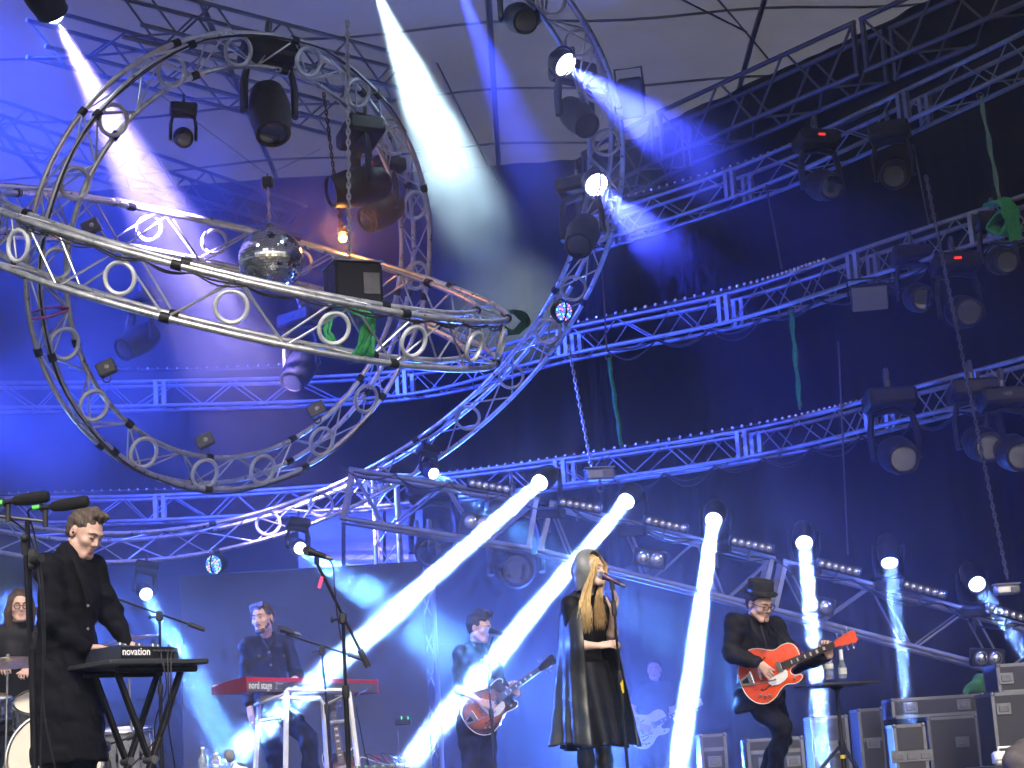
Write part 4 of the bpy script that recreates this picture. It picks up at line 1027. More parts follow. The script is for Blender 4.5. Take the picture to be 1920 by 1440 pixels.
# ---- bearded keyboard player behind the red keyboard
J = dict(nk=P(500, 1199, 15.12), shR=P(466, 1212, 15.10), shL=P(536, 1207, 15.16), elR=P(461, 1272, 15.12), wrR=P(468, 1325, 14.98), elL=P(556, 1264, 15.18), wrL=P(560, 1278, 14.94), hpR=P(490, 1335, 15.20), hpL=P(530, 1335, 15.24))
J['wrL'] = P(553, 1272, 14.92)
J['knR'] = P(515, 1412, 15.12); J['knL'] = P(578, 1385, 15.00); J['anR'] = FL(P(525, 1480, 15.16)) + V((0, 0, .08)); J['anL'] = FL(P(588, 1480, 15.10)) + V((0, 0, .08)); J['toe'] = V((.2, -1, 0))
hd = (P(493, 1161, 15.06), head_frame(0, -.38, .05, -.10), 1.0)
hands = [(J['wrR'], P(471, 1345, 14.94) - P(468, 1325, 14.98), V((-.6, -.6, 0)), 1, dict(curl=(.3, .3, .3, .3))),
         (J['wrL'], P(549, 1277, 14.80) - J['wrL'], V((0, -.1, 1)), -1, dict(curl=(.35, .35, .35, .35)))]
p4 = person('bearded man in a dark buttoned jacket behind the red keyboard', J, hd, hands, h=.0065, headargs=dict(jaw=.97))
face_lines(p4, hd, bm=HBR, closed=False)
hair_cap(p4, hd, HBR, [((0, -.080, .06), (0, -1, -.05)), ((0, .02, -.04), (0, -.3, -1)), ((0, -.055, .035), (0, -.85, -.7))], [((-.06, -.04, .115), (.05, -.07, .118), .026, .024), ((.06, -.03, .08), (.074, -.05, .03), .018, .010), ((-.06, -.04, .10), (-.076, -.05, .035), .02, .010)], folds=[(.003, 80, 70, 20, 0)])
T4_ = lambda x, y, z: V(hd[0]) + hd[1] @ (V((x, y, z)) * hd[2])
S = SDF(.015)
for s in (-1, 1): S.cone(T4_(s * .052, -.028, -.052), T4_(s * .02, -.074, -.098), .017, .020); S.cone(T4_(s * .006, -.100, -.043), T4_(s * .024, -.088, -.056), .0065, .0055, .006)
S.cone(T4_(-.015, -.078, -.102), T4_(.015, -.078, -.102), .022); S.cut(T4_(0, -.105, -.060), (.018, .02, .010), hd[1], .004)
sdf_part('beard', S, HBR, p4, .005, [(.0015, 120, 110, 90, 0)])
S = SDF(.045); add_torso(S, J, .016, 1.0); hm = (J['hpL'] + J['hpR']) / 2
for a in 'LR':
    sh, el, wr = J['sh' + a], J['el' + a], J['wr' + a]; S.chain([sh, sh.lerp(el, .5), el, el.lerp(wr, .5), wr.lerp(el, .12)], [.066, .06, .054, .048, .040], .03)
S.cone(hm + V((0, 0, .08)), hm + V((0, 0, -.03)), .16, .165); S.half(hm + V((0, 0, -.05)), (0, 0, -1))
jk = sdf_part('jacket', S, SUIT, p4, .009, [(.005, 8, 8, 20, .5), (.004, 28, 24, 46, 2)])
for x, y in ((505, 1223), (486, 1230), (533, 1230), (508, 1247)): button(jk, P(x, y, 14.97), (0, -1, 0), .010)
q = MB(); q.tube([P(484, 1186, 15.04), P(492, 1204, 14.96), P(503, 1216, 14.96)], [.012, .020, .006], 8, flat=.3); part('lapel', q, SUIT, jk)
q = MB(); q.tube([P(512, 1184, 15.04), P(513, 1203, 14.96), P(506, 1216, 14.96)], [.012, .020, .006], 8, flat=.3); part('lapel', q, SUIT, jk)
trousers(J, p4, .012); shoes(J, p4)

# ---- dark-haired guitarist singing at the centre-left microphone
J = dict(nk=P(893, 1206, 16.02), shR=P(864, 1224, 15.92), shL=P(916, 1224, 16.15), elR=P(860, 1290, 15.88), wrR=gpt(G2, .05, .070, .075), elL=P(947, 1298, 15.98), hpR=P(876, 1356, 16.02), hpL=P(908, 1356, 16.14))
wl = gpt(G2, .34, -.060, -.035); J['wrL'] = wl
J['knR'] = P(884, 1440, 16.00); J['knL'] = P(916, 1440, 16.12); J['anR'] = FL(J['knR']) + V((0, 0, .08)); J['anL'] = FL(J['knL']) + V((0, 0, .08)); J['toe'] = V((.6, -.8, 0))
hd = (P(899, 1178, 15.98), head_frame(0, 1.12, .26, 0), 1.0)
hands = [(J['wrR'], gpt(G2, .11, -.01, .045) - J['wrR'], gdir(G2, .1, .3, 1), 1, dict(curl=(.35, .4, .4, .45))),
         (wl, gpt(G2, .35, -.012, -.032) - wl, gdir(G2, -.2, .1, -1), 1, dict(curl=(.85, .85, .85, .8)))]
p5 = person('dark-haired man in a black shirt singing with the sunburst guitar', J, hd, hands, h=.0065, headargs=dict(jaw=.95, mouth=.006))
face_lines(p5, hd, bm=HDK)
hair_cap(p5, hd, HDK, [((0, -.080, .06), (0, -1, -.15)), ((0, .03, -.055), (0, -.25, -1)), ((0, -.03, .03), (0, -.85, -.7))], [((-.03, -.05, .13), (.04, -.07, .128), .032, .030), ((0, -.09, .10), (.02, -.112, .07), .022, .012), ((0, .03, .14), (0, -.04, .14), .035, .035), ((-.03, -.07, .10), (-.05, -.085, .06), .022, .012)], folds=[(.004, 70, 60, 50, 0)])
S = SDF(.045); add_torso(S, J, .012, 1.0); hm = (J['hpL'] + J['hpR']) / 2
for a in 'LR':
    sh, el, wr = J['sh' + a], J['el' + a], J['wr' + a]; S.chain([sh, sh.lerp(el, .5), el, el.lerp(wr, .35)], [.064, .058, .052, .048], .03)
S.cone(hm + V((0, 0, .08)), hm + V((0, 0, -.03)), .15, .155); S.half(hm + V((0, 0, -.06)), (0, 0, -1))
jk = sdf_part('shirt', S, SHIRT, p5, .009, [(.005, 8, 8, 20, .5), (.004, 28, 24, 46, 2)])
q = MB(); q.tube([P(880, 1200, 15.88), P(890, 1212, 15.82), P(904, 1230, 15.85)], [.012, .018, .005], 8, flat=.3); part('collar', q, SHIRT, jk)
trousers(J, p5, .014); shoes(J, p5)

# ---- guitarist far behind with the white guitar
J = dict(nk=P(1225, 1277, 21.42), shR=P(1200, 1292, 21.40), shL=P(1250, 1290, 21.44), elR=P(1185, 1332, 21.36), wrR=gpt(G3, .03, .060, .075), elL=P(1262, 1336, 21.40), hpR=P(1212, 1388, 21.45), hpL=P(1238, 1388, 21.45))
wl = gpt(G3, .42, -.060, -.035); J['wrL'] = wl
J['knR'] = J['hpR'] + V((0, -.02, -.42)); J['knL'] = J['hpL'] + V((0, -.02, -.42)); J['anR'] = FL(J['knR']) + V((0, 0, .08)); J['anL'] = FL(J['knL']) + V((0, 0, .08)); J['toe'] = V((0, -1, 0))
hd = (P(1227, 1257, 21.38), head_frame(0, -.15, .05, 0), 1.0)
hands = [(J['wrR'], gpt(G3, .09, -.01, .045) - J['wrR'], gdir(G3, .1, .3, 1), 1, dict(curl=(.35, .4, .4, .45))),
         (wl, gpt(G3, .43, -.012, -.032) - wl, gdir(G3, -.2, .1, -1), 1, dict(curl=(.85, .85, .85, .8)))]
p6 = person('short-haired man in a dark t-shirt far behind with the white guitar', J, hd, hands, h=.008)
face_lines(p6, hd, bm=HDK, closed=False)
hair_cap(p6, hd, HDK, [((0, -.070, .06), (0, -1, -.15)), ((0, .03, -.03), (0, -.25, -1)), ((0, -.03, .05), (0, -.85, -.7))], grow=.004, h=.007)
S = SDF(.045); add_torso(S, J, .012, 1.05); hm = (J['hpL'] + J['hpR']) / 2
for a in 'LR': S.cone(J['sh' + a], J['sh' + a].lerp(J['el' + a], .55), .068, .066, .03)
S.half(hm + V((0, 0, -.04)), (0, 0, -1)); sdf_part('t_shirt', S, SHIRT, p6, .010, [(.005, 8, 8, 20, .5)])
trousers(J, p6, .012, h=.010); shoes(J, p6)

# ---- drummer seated behind the kit at the left edge
J = dict(nk=P(30, 1168, 14.85), shR=P(-8, 1188, 14.82), shL=P(62, 1190, 14.86), elR=P(-22, 1248, 14.72), wrR=P(8, 1250, 14.48), elL=P(82, 1246, 14.72), wrL=P(60, 1256, 14.46), hpR=P(10, 1325, 14.86), hpL=P(48, 1325, 14.88))
J['knR'] = P(-20, 1350, 14.45); J['knL'] = P(80, 1350, 14.45); J['anR'] = FL(J['knR']) + V((0, .1, .30)); J['anL'] = FL(J['knL']) + V((0, .1, .30)); J['toe'] = V((0, -1, 0))
hd = (P(38, 1137, 14.80), head_frame(0, .35, .15, 0), 1.0)
hands = [(J['wrR'], V((.3, -1, -.1)), V((-.3, 0, 1)), -1, dict(curl=(.8, .8, .8, .8))), (J['wrL'], V((-.3, -1, -.1)), V((.3, 0, 1)), 1, dict(curl=(.8, .8, .8, .8)))]
FL_ = FLOOR; FLOOR = FLOOR + .22
p7 = person('drummer with long hair and glasses behind the kit at the left edge', J, hd, hands, h=.008)
face_lines(p7, hd, bm=HBR, closed=False)
T7 = lambda x, y, z: V(hd[0]) + hd[1] @ (V((x, y, z)) * hd[2])
S = SDF(.03); S.ell(T7(0, .028, .055), (.088, .108, .092), hd[1])
for s in (-1, 1): S.chain([T7(s * .07, .0, .06), T7(s * .088, .0, -.04), T7(s * .085, .01, -.16)], [.03, .034, .028])
S.cone(T7(0, .08, 0), T7(0, .08, -.15), .06, .05); S.half(T7(0, -.06, .06), hd[1] @ V((0, -1, -.25))); sdf_part('hair', S, HBR, p7, .007, [(.004, 60, 50, 12, 0)])
q = MB()
for s in (-1, 1): q.torus(T7(s * .033, -.106, .008), hd[1] @ V((s * .2, -1, 0)), .023, .003, 18, 6); q.tube([T7(s * .057, -.098, .012), T7(s * .08, 0, .014)], .0028, 6)
q.tube([T7(-.01, -.110, .012), T7(.01, -.110, .012)], .0028, 6); part('glasses', q, BLK, p7)
S = SDF(.045); add_torso(S, J, .014, 1.08); hm = (J['hpL'] + J['hpR']) / 2
for a in 'LR': S.cone(J['sh' + a], J['sh' + a].lerp(J['el' + a], .6), .068, .064, .03)
S.half(hm + V((0, 0, -.05)), (0, 0, -1)); sdf_part('t_shirt', S, SHIRT, p7, .010, [(.005, 8, 8, 20, .5)])
trousers(J, p7, .012, h=.010); shoes(J, p7); FLOOR = FL_
# ------------------------------------------------------------------ lettering
def text_mesh(txt, size, m_, extrude=.0006, bold=0.0):
    c = bpy.data.curves.new('lettering', 'FONT'); c.body = txt; c.size = size; c.extrude = extrude; c.align_x = 'LEFT'; c.align_y = 'CENTER'; c.offset = bold
    o = bpy.data.objects.new('lettering_tmp', c); COL.objects.link(o); dg = bpy.context.evaluated_depsgraph_get()
    me = bpy.data.meshes.new_from_object(o.evaluated_get(dg)); bpy.data.objects.remove(o); me.materials.clear(); me.materials.append(m_); return me
CABLE = mat('black_cable', (.012, .012, .013), .5)
GRILL = mat('mic_grille', (.10, .10, .11), .4, .8, bump=.8, bscale=900)
GRILLS = mat('silver_mic_grille', (.55, .55, .58), .35, .8, bump=.8, bscale=900)
REDP = mat('red_lacquer', (.55, .02, .03), .25, coat=.5)
GREYP = mat('grey_panel', (.10, .10, .115), .45, var=.1)
WSTEEL = mat('white_steel', (.68, .68, .70), .35, var=.08)
NEON = mat('neon_tape', (.15, .85, .12), .5)
YEL = mat('yellow_tape', (.75, .55, .03), .6)
PINK = mat('pink_tape', (.85, .06, .22), .6)
def cable(root, pts, r=.0045, n=40, name='cable', m_=None):
    q = MB(); q.tube(spline(pts, n), r, 6); return part(name, q, m_ or CABLE, root)
def mic(label, a, b, head_m=GRILL, body_m=BLK, r=.026, L=.17):
    """hand microphone: grille centre at a, tail towards b"""
    a = V(a); d = (V(b) - a).normalized(); root = thing('microphone', label, 'microphone', a); M = fmat(a, d)
    q = MB(); q.lathe([(0, -r), (r * .6, -r * .82), (r * .95, -r * .3), (r, .1 * r), (r * .95, r * .5), (r * .88, r * .9)], M, 18); part('grille', q, head_m, root)
    q = MB(); q.lathe([(r * .97, r * .7), (r * .99, r * .9), (r * .9, r * 1.2), (r * .72, r * 2), (r * .55, L), (r * .45, L + .003), (0, L + .003)], M, 18); part('handle', q, body_m, root)
    q = MB(); q.lathe([(r * .5, L), (r * .5, L + .03), (r * .2, L + .05), (0, L + .05)], M, 12); part('plug', q, STEEL, root)
    return root
def round_base(root, p, r=.13):
    q = MB(); q.lathe([(r, 0), (r, .012), (r * .85, .022), (.03, .032), (.018, .06), (0, .06)], Matrix.Translation(p), 28); part('base', q, BLK, root)
def tripod(root, p, h=.30, r=.32, m_=BLK, rot=.3, thick=.010):
    q = MB(); q.cyl(V(p) + V((0, 0, h - .03)), V(p) + V((0, 0, h + .04)), .026); part('collar', q, m_, root)
    for k in range(3):
        t = rot + k * 2 * PI / 3; e = V(p) + V((math.cos(t) * r, math.sin(t) * r, .012))
        q = MB(); q.cyl(V(p) + V((math.cos(t) * .02, math.sin(t) * .02, h)), e, thick, n=8); lg = part('leg', q, m_, root)
        q = MB(); q.sph(e, thick * 1.5, 8, 6); part('foot', q, RUB, lg)
def mic_stand(label, pole_top, boom=None, r=.012, base='tripod', pole_bottom=None, knob=True, extra=None):
    pt = V(pole_top); pb = V(pole_bottom) if pole_bottom is not None else V((pt.x, pt.y, FLOOR))
    root = thing('microphone_stand', label, 'stand', pb); ft = V((pb.x, pb.y, FLOOR)); mid = pb.lerp(pt, .52)
    q = MB(); q.cyl(ft + V((0, 0, .02)), mid, r * 1.25); part('lower_tube', q, BLK, root)
    q = MB(); q.cyl(mid, pt, r * .85); part('upper_tube', q, STEEL if False else BLK, root)
    q = MB(); q.lathe([(r * 1.7, -.04), (r * 1.9, -.02), (r * 1.9, .02), (r * 1.5, .04)], fmat(mid, pt - mid), 12); part('clutch', q, RUB, root)
    if boom:
        a, b = V(boom[0]), V(boom[1]); q = MB(); q.cyl(a, b, r * .72); bm_ = part('boom', q, BLK, root)
        q = MB(); d = (b - a).normalized(); q.cyl(b - d * .10, b + d * .02, r * 1.5); part('counterweight', q, RUB, bm_)
        q = MB(); q.bbox(pt, (.05, .05, .075), .012); part('pivot', q, RUB, root)
        q = MB(); q.cyl(pt, pt + V((-.06, -.02, -.005)), .008); q.sph(pt + V((-.065, -.02, -.005)), .018, 10, 8, (.6, 1, 1)); part('knob', q, RUB, root)
    if base == 'tripod': tripod(root, ft)
    elif base == 'round': round_base(root, ft)
    return root
# ---- microphones and stands
s_ = mic_stand('black stand with a stereo bar in front of the coated man', P(51, 977, 8.7), None, .014, 'round', P(68, 1442, 8.7))
q = MB(); q.cyl(P(0, 968, 8.7), P(88, 978, 8.7), .008); part('stereo_bar', q, STEEL, s_)
q = MB(); q.bbox(P(61, 1048, 8.68), (.055, .05, .10), .015); q2 = part('clamp', q, RUB, s_)
q = MB(); q.cyl(P(61, 1050, 8.66), P(78, 1046, 8.62), .022); part('knob', q, RUB, s_)
q = MB(); q.cyl(P(46, 1005, 8.68), P(47, 1040, 8.68), .018); q.sph(P(46, 1008, 8.66), .020, 10, 8); part('height_knob', q, RUB, s_)
q = MB(); q.cyl(P(48, 1040, 8.66), P(56, 1200, 8.66), .012); part('side_tube', q, BLK, s_)
for i, (a, b, g0, hl, lab) in enumerate([((22, 940), (93, 930), (-6, 944), (15, 962), 'left one of two black foam-covered microphones at the left edge'), ((93, 951), (167, 939), (62, 952), (85, 972), 'right one of two black foam-covered microphones, above the man\'s head')]):
    A, B, G = P(*a, 8.68), P(*b, 8.68), P(*g0, 8.68); d = (B - A).normalized(); root = thing('foam_microphone', lab, 'microphone', A); L = (B - A).length
    q = MB(); q.lathe([(.010, 0), (.022, .015), (.028, .05), (.030, .08), (.029, L - .02), (.024, L - .004), (.012, L), (0, L)], fmat(A, d), 22); part('foam_windscreen', q, FOAM, root)
    q = MB(); q.cyl(G, A, .010, .011); part('barrel', q, BLK, root); q = MB(); q.cyl(G - d * .002, G + d * .035, .0125); part('tape_band', q, NEON, root)
    H = P(*hl, 8.68); q = MB(); q.cyl(H + V((0, 0, -.04)), H + V((0, 0, .05)), .013); q.torus(A.lerp(G, .5), d, .016, .005, 14, 6); part('clip', q, RUB, root)
    cable(root, [G, G + V((-.03, .02, -.02)), P(52 + 12 * i, 1000, 8.72), P(72 + 6 * i, 1080, 8.65), P(80 + 4 * i, 1200, 8.65), P(82 - 4 * i, 1330, 8.66), P(105 - 30 * i, 1450, 8.66)], .005)
st = mic_stand('thin boom stand over the drums behind the synthesizer', P(299, 1155, 13.0), (P(199, 1116, 13.0), P(379, 1179, 13.0)), .011, 'round', P(303, 1440, 13.0))
s3 = mic_stand('tall boom stand holding a microphone above the red keyboard', P(643, 1160, 11.5), (P(594, 1056, 11.5), P(688, 1245, 11.5)), .013, 'round', P(654, 1445, 11.5))
q = MB(); q.box(P(601, 1092, 11.48), (.022, .004, .075), Matrix.Rotation(.3, 3, 'Y').to_4x4()); part('tape_tag', q, PINK, s3)
m3 = mic('vocal microphone at the top of the tall boom stand', P(575, 1032, 11.5), P(613, 1045, 11.48), r=.029, L=.13)
q = MB(); q.cyl(P(594, 1040, 11.5), P(594, 1058, 11.5), .016); part('clip', q, RUB, m3); cable(m3, [P(612, 1045, 11.48), P(624, 1062, 11.48), P(628, 1110, 11.47), P(632, 1150, 11.46), P(640, 1200, 11.46)], .0045)
s4 = mic_stand('low boom stand reaching to the bearded keyboard player', P(604, 1220, 14.0), (P(536, 1189, 14.05), P(676, 1234, 13.95)), .012, 'round', P(624, 1448, 14.0))
m4 = mic('black microphone pointing at the bearded keyboard player', P(523, 1178, 14.05), P(552, 1187, 14.03), r=.029, L=.13)
s5 = mic_stand('slim stand in front of the sunburst guitar player', P(913, 1236, 15.62), (P(924, 1194, 15.62), P(902, 1270, 15.62)), .011, 'round', P(930, 1446, 15.62))
m5 = mic('microphone at the mouth of the sunburst guitar player', P(914, 1181, 15.65), P(948, 1191, 15.60), GRILLS, r=.028, L=.15)
s6 = mic_stand('straight stand gripped by the hooded singer', P(1148, 1104, 12.72), None, .010, 'round', P(1178, 1447, 12.72))
q = MB(); q.bbox(P(1151, 1140, 12.72), (.034, .034, .11), .008); part('clutch_grip', q, RUB, s6)
q = MB(); q.cyl(P(1164, 1275, 12.72), P(1166, 1299, 12.72), .0165); part('tape_band', q, YEL, s6)
m6 = mic('silver-headed microphone held at the singer\'s lips', P(1127, 1078, 12.76), P(1171, 1099, 12.70), GRILLS, mat('violet_black', (.10, .06, .14), .25, .6), r=.027, L=.15)
q = MB(); q.cyl(P(1147, 1089, 12.73), P(1149, 1106, 12.72), .016); part('clip', q, RUB, m6)

# ---- left synthesizer on its cross-legged stand
N0 = P(225, 1237, 9.60); ex = V((.277, .25, 0)).normalized(); ey = V((-.245, .27, 0)).normalized(); ez = V((0, 0, 1))
MS = Matrix((ex, ey, ez)).transposed().to_4x4(); MS.translation = N0
syn = thing('synthesizer', 'small black synthesizer with white lettering under the coated man\'s hands', 'synthesizer', M=MS)
q = MB(); q.prism([(0, 0), (.355, 0), (.355, .062), (.30, .066), (0, .078)], 0, .375, Matrix(((1, 0, 0, 0), (0, 0, 1, 0), (0, 1, 0, 0), (0, 0, 0, 1))), b=.003); part('case', q, mat('synth_blue_black', (.030, .034, .055), .45, var=.1), syn, False)
q = MB(); q.box((.165, -.0015, .037), (.32, .003, .058)); part('rear_panel', q, BLK, syn, False, False)
o = obj('lettering', text_mesh('novation', .052, mat('white_print', (.85, .85, .88), .5), bold=.0008), syn, Matrix.Translation((.012, -.0035, .041)) @ Matrix.Rotation(PI / 2, 4, 'X') @ Matrix.Diagonal((.92, 1.05, 1, 1)), False)
for i in range(10):
    x = .03 + .033 * i; q = MB(); q.lathe([(.009, 0), (.008, .016), (0, .017)], Matrix.Translation((x, .05 + .03 * (i % 3), .079 - .03 * x)), 10); part('knob', q, STEEL if i % 2 else CHROME, syn, False)
for i in range(7): q = MB(); q.cyl((.20 + .022 * i, -.001, .045), (.20 + .022 * i, -.022, .045), .006, n=8); part('plug', q, STEEL, syn, False)
for i in range(16): q = MB(); q.bbox((.012 + .022 * i, .27, .071 - .045 * .03), (.0205, .16, .014), .002); part('key', q, WHT, syn, False)
for k, (xx, e2) in enumerate([(.25, (300, 1440)), (.29, (328, 1440)), (.31, (240, 1445))]):
    a = MS @ V((xx, -.02, .045)); cable(syn, [a, a + V((.0, -.06, -.03)), P(312 + 4 * k, 1290, 9.66), P(290 + 26 * k - 30 * (k == 2), 1360, 9.7), P(*e2, 9.75)], .0035)
MT = MS @ Matrix.Translation((0, 0, 0))
kst = thing('keyboard_stand', 'black cross-legged stand under the left synthesizer', 'stand', M=Matrix.Translation((N0.x, N0.y, FLOOR)))
q = MB(); q.M = MS; q.bbox((.20, .18, -.016), (.60, .50, .028), .006); part('tray', q, mat('tray_black', (.03, .03, .034), .35), kst)
q = MB(); q.M = MS; q.cyl((-.02, .0, -.050), (.46, .0, -.050), .018); part('front_rail', q, BLK, kst)
q = MB(); q.M = MS; q.cyl((-.02, .36, -.050), (.46, .36, -.050), .018); part('rear_rail', q, BLK, kst)
zf = FLOOR - N0.z
for y in (.06, .30):
    for a, b in (((.03, -.06), (.40, zf + .02)), ((.40, -.06), (.03, zf + .02))):
        q = MB(); q.M = MS; yy = y + (.025 if a[0] < .1 else -.0)
        M2 = fmat(V((a[0], yy, a[1])), V((b[0] - a[0], 0, b[1] - a[1])), (0, 1, 0)); L = math.hypot(b[0] - a[0], b[1] - a[1])
        q.bbox(M2 @ V((0, 0, L / 2)), (.022, .045, L), .004, M2.to_3x3().to_4x4()); part('leg', q, BLK, kst)
    q = MB(); q.M = MS; q.cyl((.215, y - .03, (zf - .04) / 2), (.215, y + .06, (zf - .04) / 2), .022); part('pivot', q, STEEL, kst)

# ---- red stage keyboard and its white stand
A = P(463, 1297, 14.05); B = PZ(708, 1299, A.z); kx = (B - A); kx.z = 0; kl = kx.length; kx.normalize(); ky = V((-kx.y, kx.x, 0))
MK = Matrix((kx, ky, ez)).transposed().to_4x4(); MK.translation = A
kb = thing('stage_keyboard', 'long red stage keyboard on a white frame stand', 'keyboard', M=MK)
sw = Matrix(((0, 0, 1, 0), (1, 0, 0, 0), (0, 1, 0, 0), (0, 0, 0, 1)))
q = MB(); q.prism([(0, 0), (.33, 0), (.33, .05), (.20, .085), (0, .112)], .0, kl, sw, b=.004); part('case', q, REDP, kb, False)
q = MB(); q.box((kl / 2, -.002, .042), (kl - .02, .005, .076)); part('rear_panel', q, GREYP, kb, False, False)
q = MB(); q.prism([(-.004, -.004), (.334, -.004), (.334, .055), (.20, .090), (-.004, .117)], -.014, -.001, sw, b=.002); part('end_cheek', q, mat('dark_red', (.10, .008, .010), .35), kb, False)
q = MB(); q.prism([(-.004, -.004), (.334, -.004), (.334, .055), (.20, .090), (-.004, .117)], kl + .001, kl + .014, sw, b=.002); part('end_cheek', q, REDP, kb, False)
obj('lettering', text_mesh('nord stage', .080, mat('white_print', (.85, .85, .88), .5), bold=.0006), kb, Matrix.Translation((.018, -.0055, .048)) @ Matrix.Rotation(PI / 2, 4, 'X') @ Matrix.Diagonal((.86, 1, 1, 1)), False)
obj('lettering', text_mesh('2', .080, mat('pale_print', (.45, .45, .5), .5)), kb, Matrix.Translation((.352, -.0055, .046)) @ Matrix.Rotation(PI / 2, 4, 'X') @ Matrix.Diagonal((.86, 1, 1, 1)), False)
for i in range(9): q = MB(); q.cyl((.44 + i * .05 + (i > 4) * .05, -.004, .035), (.44 + i * .05 + (i > 4) * .05, -.014, .035), .008, n=10); part('socket', q, STEEL, kb, False)
for x in (.42, .70, .92): q = MB(); q.box((x, -.0055, .066), (.08, .002, .012)); part('caption', q, mat('pale_print', (.45, .45, .5), .5), kb, False, False)
for i in range(36): q = MB(); q.bbox((.02 + i * (kl - .03) / 36, .265, .066), ((kl - .03) / 36 * .92, .14, .018), .002); part('key', q, WHT, kb, False)
q = MB(); q.box((kl - .20, .05, .112), (.05, .01, .01)); part('indicator', q, emis('green_led', (.1, 1, .3), .9), kb, False, False)
cable(kb, [A + kx * (kl - .15) + V((0, -.01, .03)), P(668, 1310, 13.9), P(676, 1370, 13.9), P(690, 1440, 13.95)], .004)
ks = thing('keyboard_stand', 'white tubular frame stand under the red keyboard', 'stand', FL(P(600, 1480, 14.2)))
for nm, pts in [('frame', [P(531, 1445, 13.98), P(537, 1297, 14.04), P(540, 1294, 14.05), P(650, 1295, 13.98), P(654, 1299, 13.98), P(680, 1447, 13.92)]), ('frame', [P(470, 1436, 14.5), P(486, 1312, 14.42), P(490, 1308, 14.42), P(600, 1310, 14.38), P(606, 1320, 14.38), P(616, 1438, 14.5)])]:
    pts = [pts[0] * 2 - pts[1] if False else V((pts[0].x, pts[0].y, FLOOR))] + pts[1:-1] + [V((pts[-1].x, pts[-1].y, FLOOR))]
    q = MB(); q.tube(pts, .020, 4); part(nm, q, WSTEEL, ks, ang=30)
q = MB(); q.cyl(P(531, 1345, 14.02), P(484, 1352, 14.46), .014); part('brace', q, WSTEEL, ks); q = MB(); q.cyl(P(663, 1350, 13.96), P(612, 1356, 14.46), .014); part('brace', q, WSTEEL, ks)
q = MB(); q.cyl(P(538, 1300, 14.03), P(478, 1322, 14.43), .012); part('top_tie', q, WSTEEL, ks); q = MB(); q.cyl(P(653, 1301, 13.98), P(606, 1324, 14.40), .012); part('top_tie', q, WSTEEL, ks)
G4 = guitar('upright guitar on a floor stand, its neck seen under the red keyboard', P(647, 1478, 14.75), P(626, 1340, 14.85), .0, BURST, mat('walnut_lacquer', (.05, .018, .010), .2), DOUBLE, None, mat('black_lacquer', (.012, .011, .011), .15))
gs = thing('guitar_stand', 'low floor stand holding the upright guitar', 'stand', FL(P(652, 1490, 14.9))); tripod(gs, FL(P(650, 1490, 14.95)), .35, .25); q = MB(); q.cyl(FL(P(650, 1490, 14.95)), P(630, 1370, 14.93), .01); part('post', q, BLK, gs)

# ---- side table with drinks
tp = P(1568, 1284, 13.15); tb = thing('side_table', 'small black tripod table holding two bottles', 'table', V((tp.x, tp.y, FLOOR)))
q = MB(); q.bbox(tp + V((0, 0, .0)), (.50, .36, .022), .006, Matrix.Rotation(.5, 3, 'Z').to_4x4()); part('table_top', q, mat('table_black', (.02, .02, .024), .35, rvar=.1), tb)
q = MB(); q.lathe([(.05, -.03), (.04, -.045), (.018, -.06), (.018, -.08)], Matrix.Translation(tp + V((0, 0, .018))), 16); part('bracket', q, BLK, tb)
q = MB(); q.cyl(V((tp.x, tp.y, FLOOR + .25)), tp + V((0, 0, -.04)), .014); part('upper_tube', q, BLK, tb); q = MB(); q.cyl(V((tp.x, tp.y, FLOOR + .05)), V((tp.x, tp.y, tp.z - .42)), .019); part('lower_tube', q, BLK, tb)
q = MB(); q.lathe([(.024, -.03), (.026, 0), (.024, .03)], Matrix.Translation((tp.x, tp.y, tp.z - .42)), 12); part('clutch', q, RUB, tb); q = MB(); q.cyl(V((tp.x, tp.y, tp.z - .52)), V((tp.x, tp.y, tp.z - .495)), .0205); part('tape_band', q, YEL, tb); tripod(tb, V((tp.x, tp.y, FLOOR)), .33, .34, rot=.9, thick=.012)
def bottle(label, p, prof, m_, cap_m=None, cap=None, lab=None):
    root = thing('bottle', label, 'bottle', p); q = MB(); q.lathe(prof, Matrix.Translation(V(p)), 20); part('glass', q, m_, root)
    if cap: q = MB(); q.lathe(cap, Matrix.Translation(V(p)), 16); part('cap', q, cap_m or WHT, root)
    if lab: q = MB(); q.lathe([(lab[2], lab[0]), (lab[2], lab[1])], Matrix.Translation(V(p)), 20, caps=False); part('paper_label', q, mat('paper', (.75, .75, .72), .7), root)
    return root
PET = mat('clear_plastic', (.72, .80, .90), .12, trans=.75, spec=.6); BGL = mat('bottle_glass', (.55, .68, .80), .08, trans=.7, spec=.7)
water = [(0, 0), (.032, 0), (.034, .008), (.034, .05), (.031, .06), (.034, .07), (.034, .115), (.026, .14), (.013, .155), (.012, .165)]
bottle('clear plastic water bottle on the side table', P(1556, 1274, 13.2), water, PET, WHT, [(.014, .164), (.014, .180), (0, .181)], (.075, .11, .0346))
bottle('slim glass bottle with pale neck on the side table', P(1581, 1272, 13.12), [(0, 0), (.028, 0), (.030, .01), (.030, .085), (.022, .11), (.014, .135), (.012, .19)], BGL, WHT, [(.0150, .125), (.0135, .19), (.0135, .205), (0, .206)], (.03, .075, .0305))
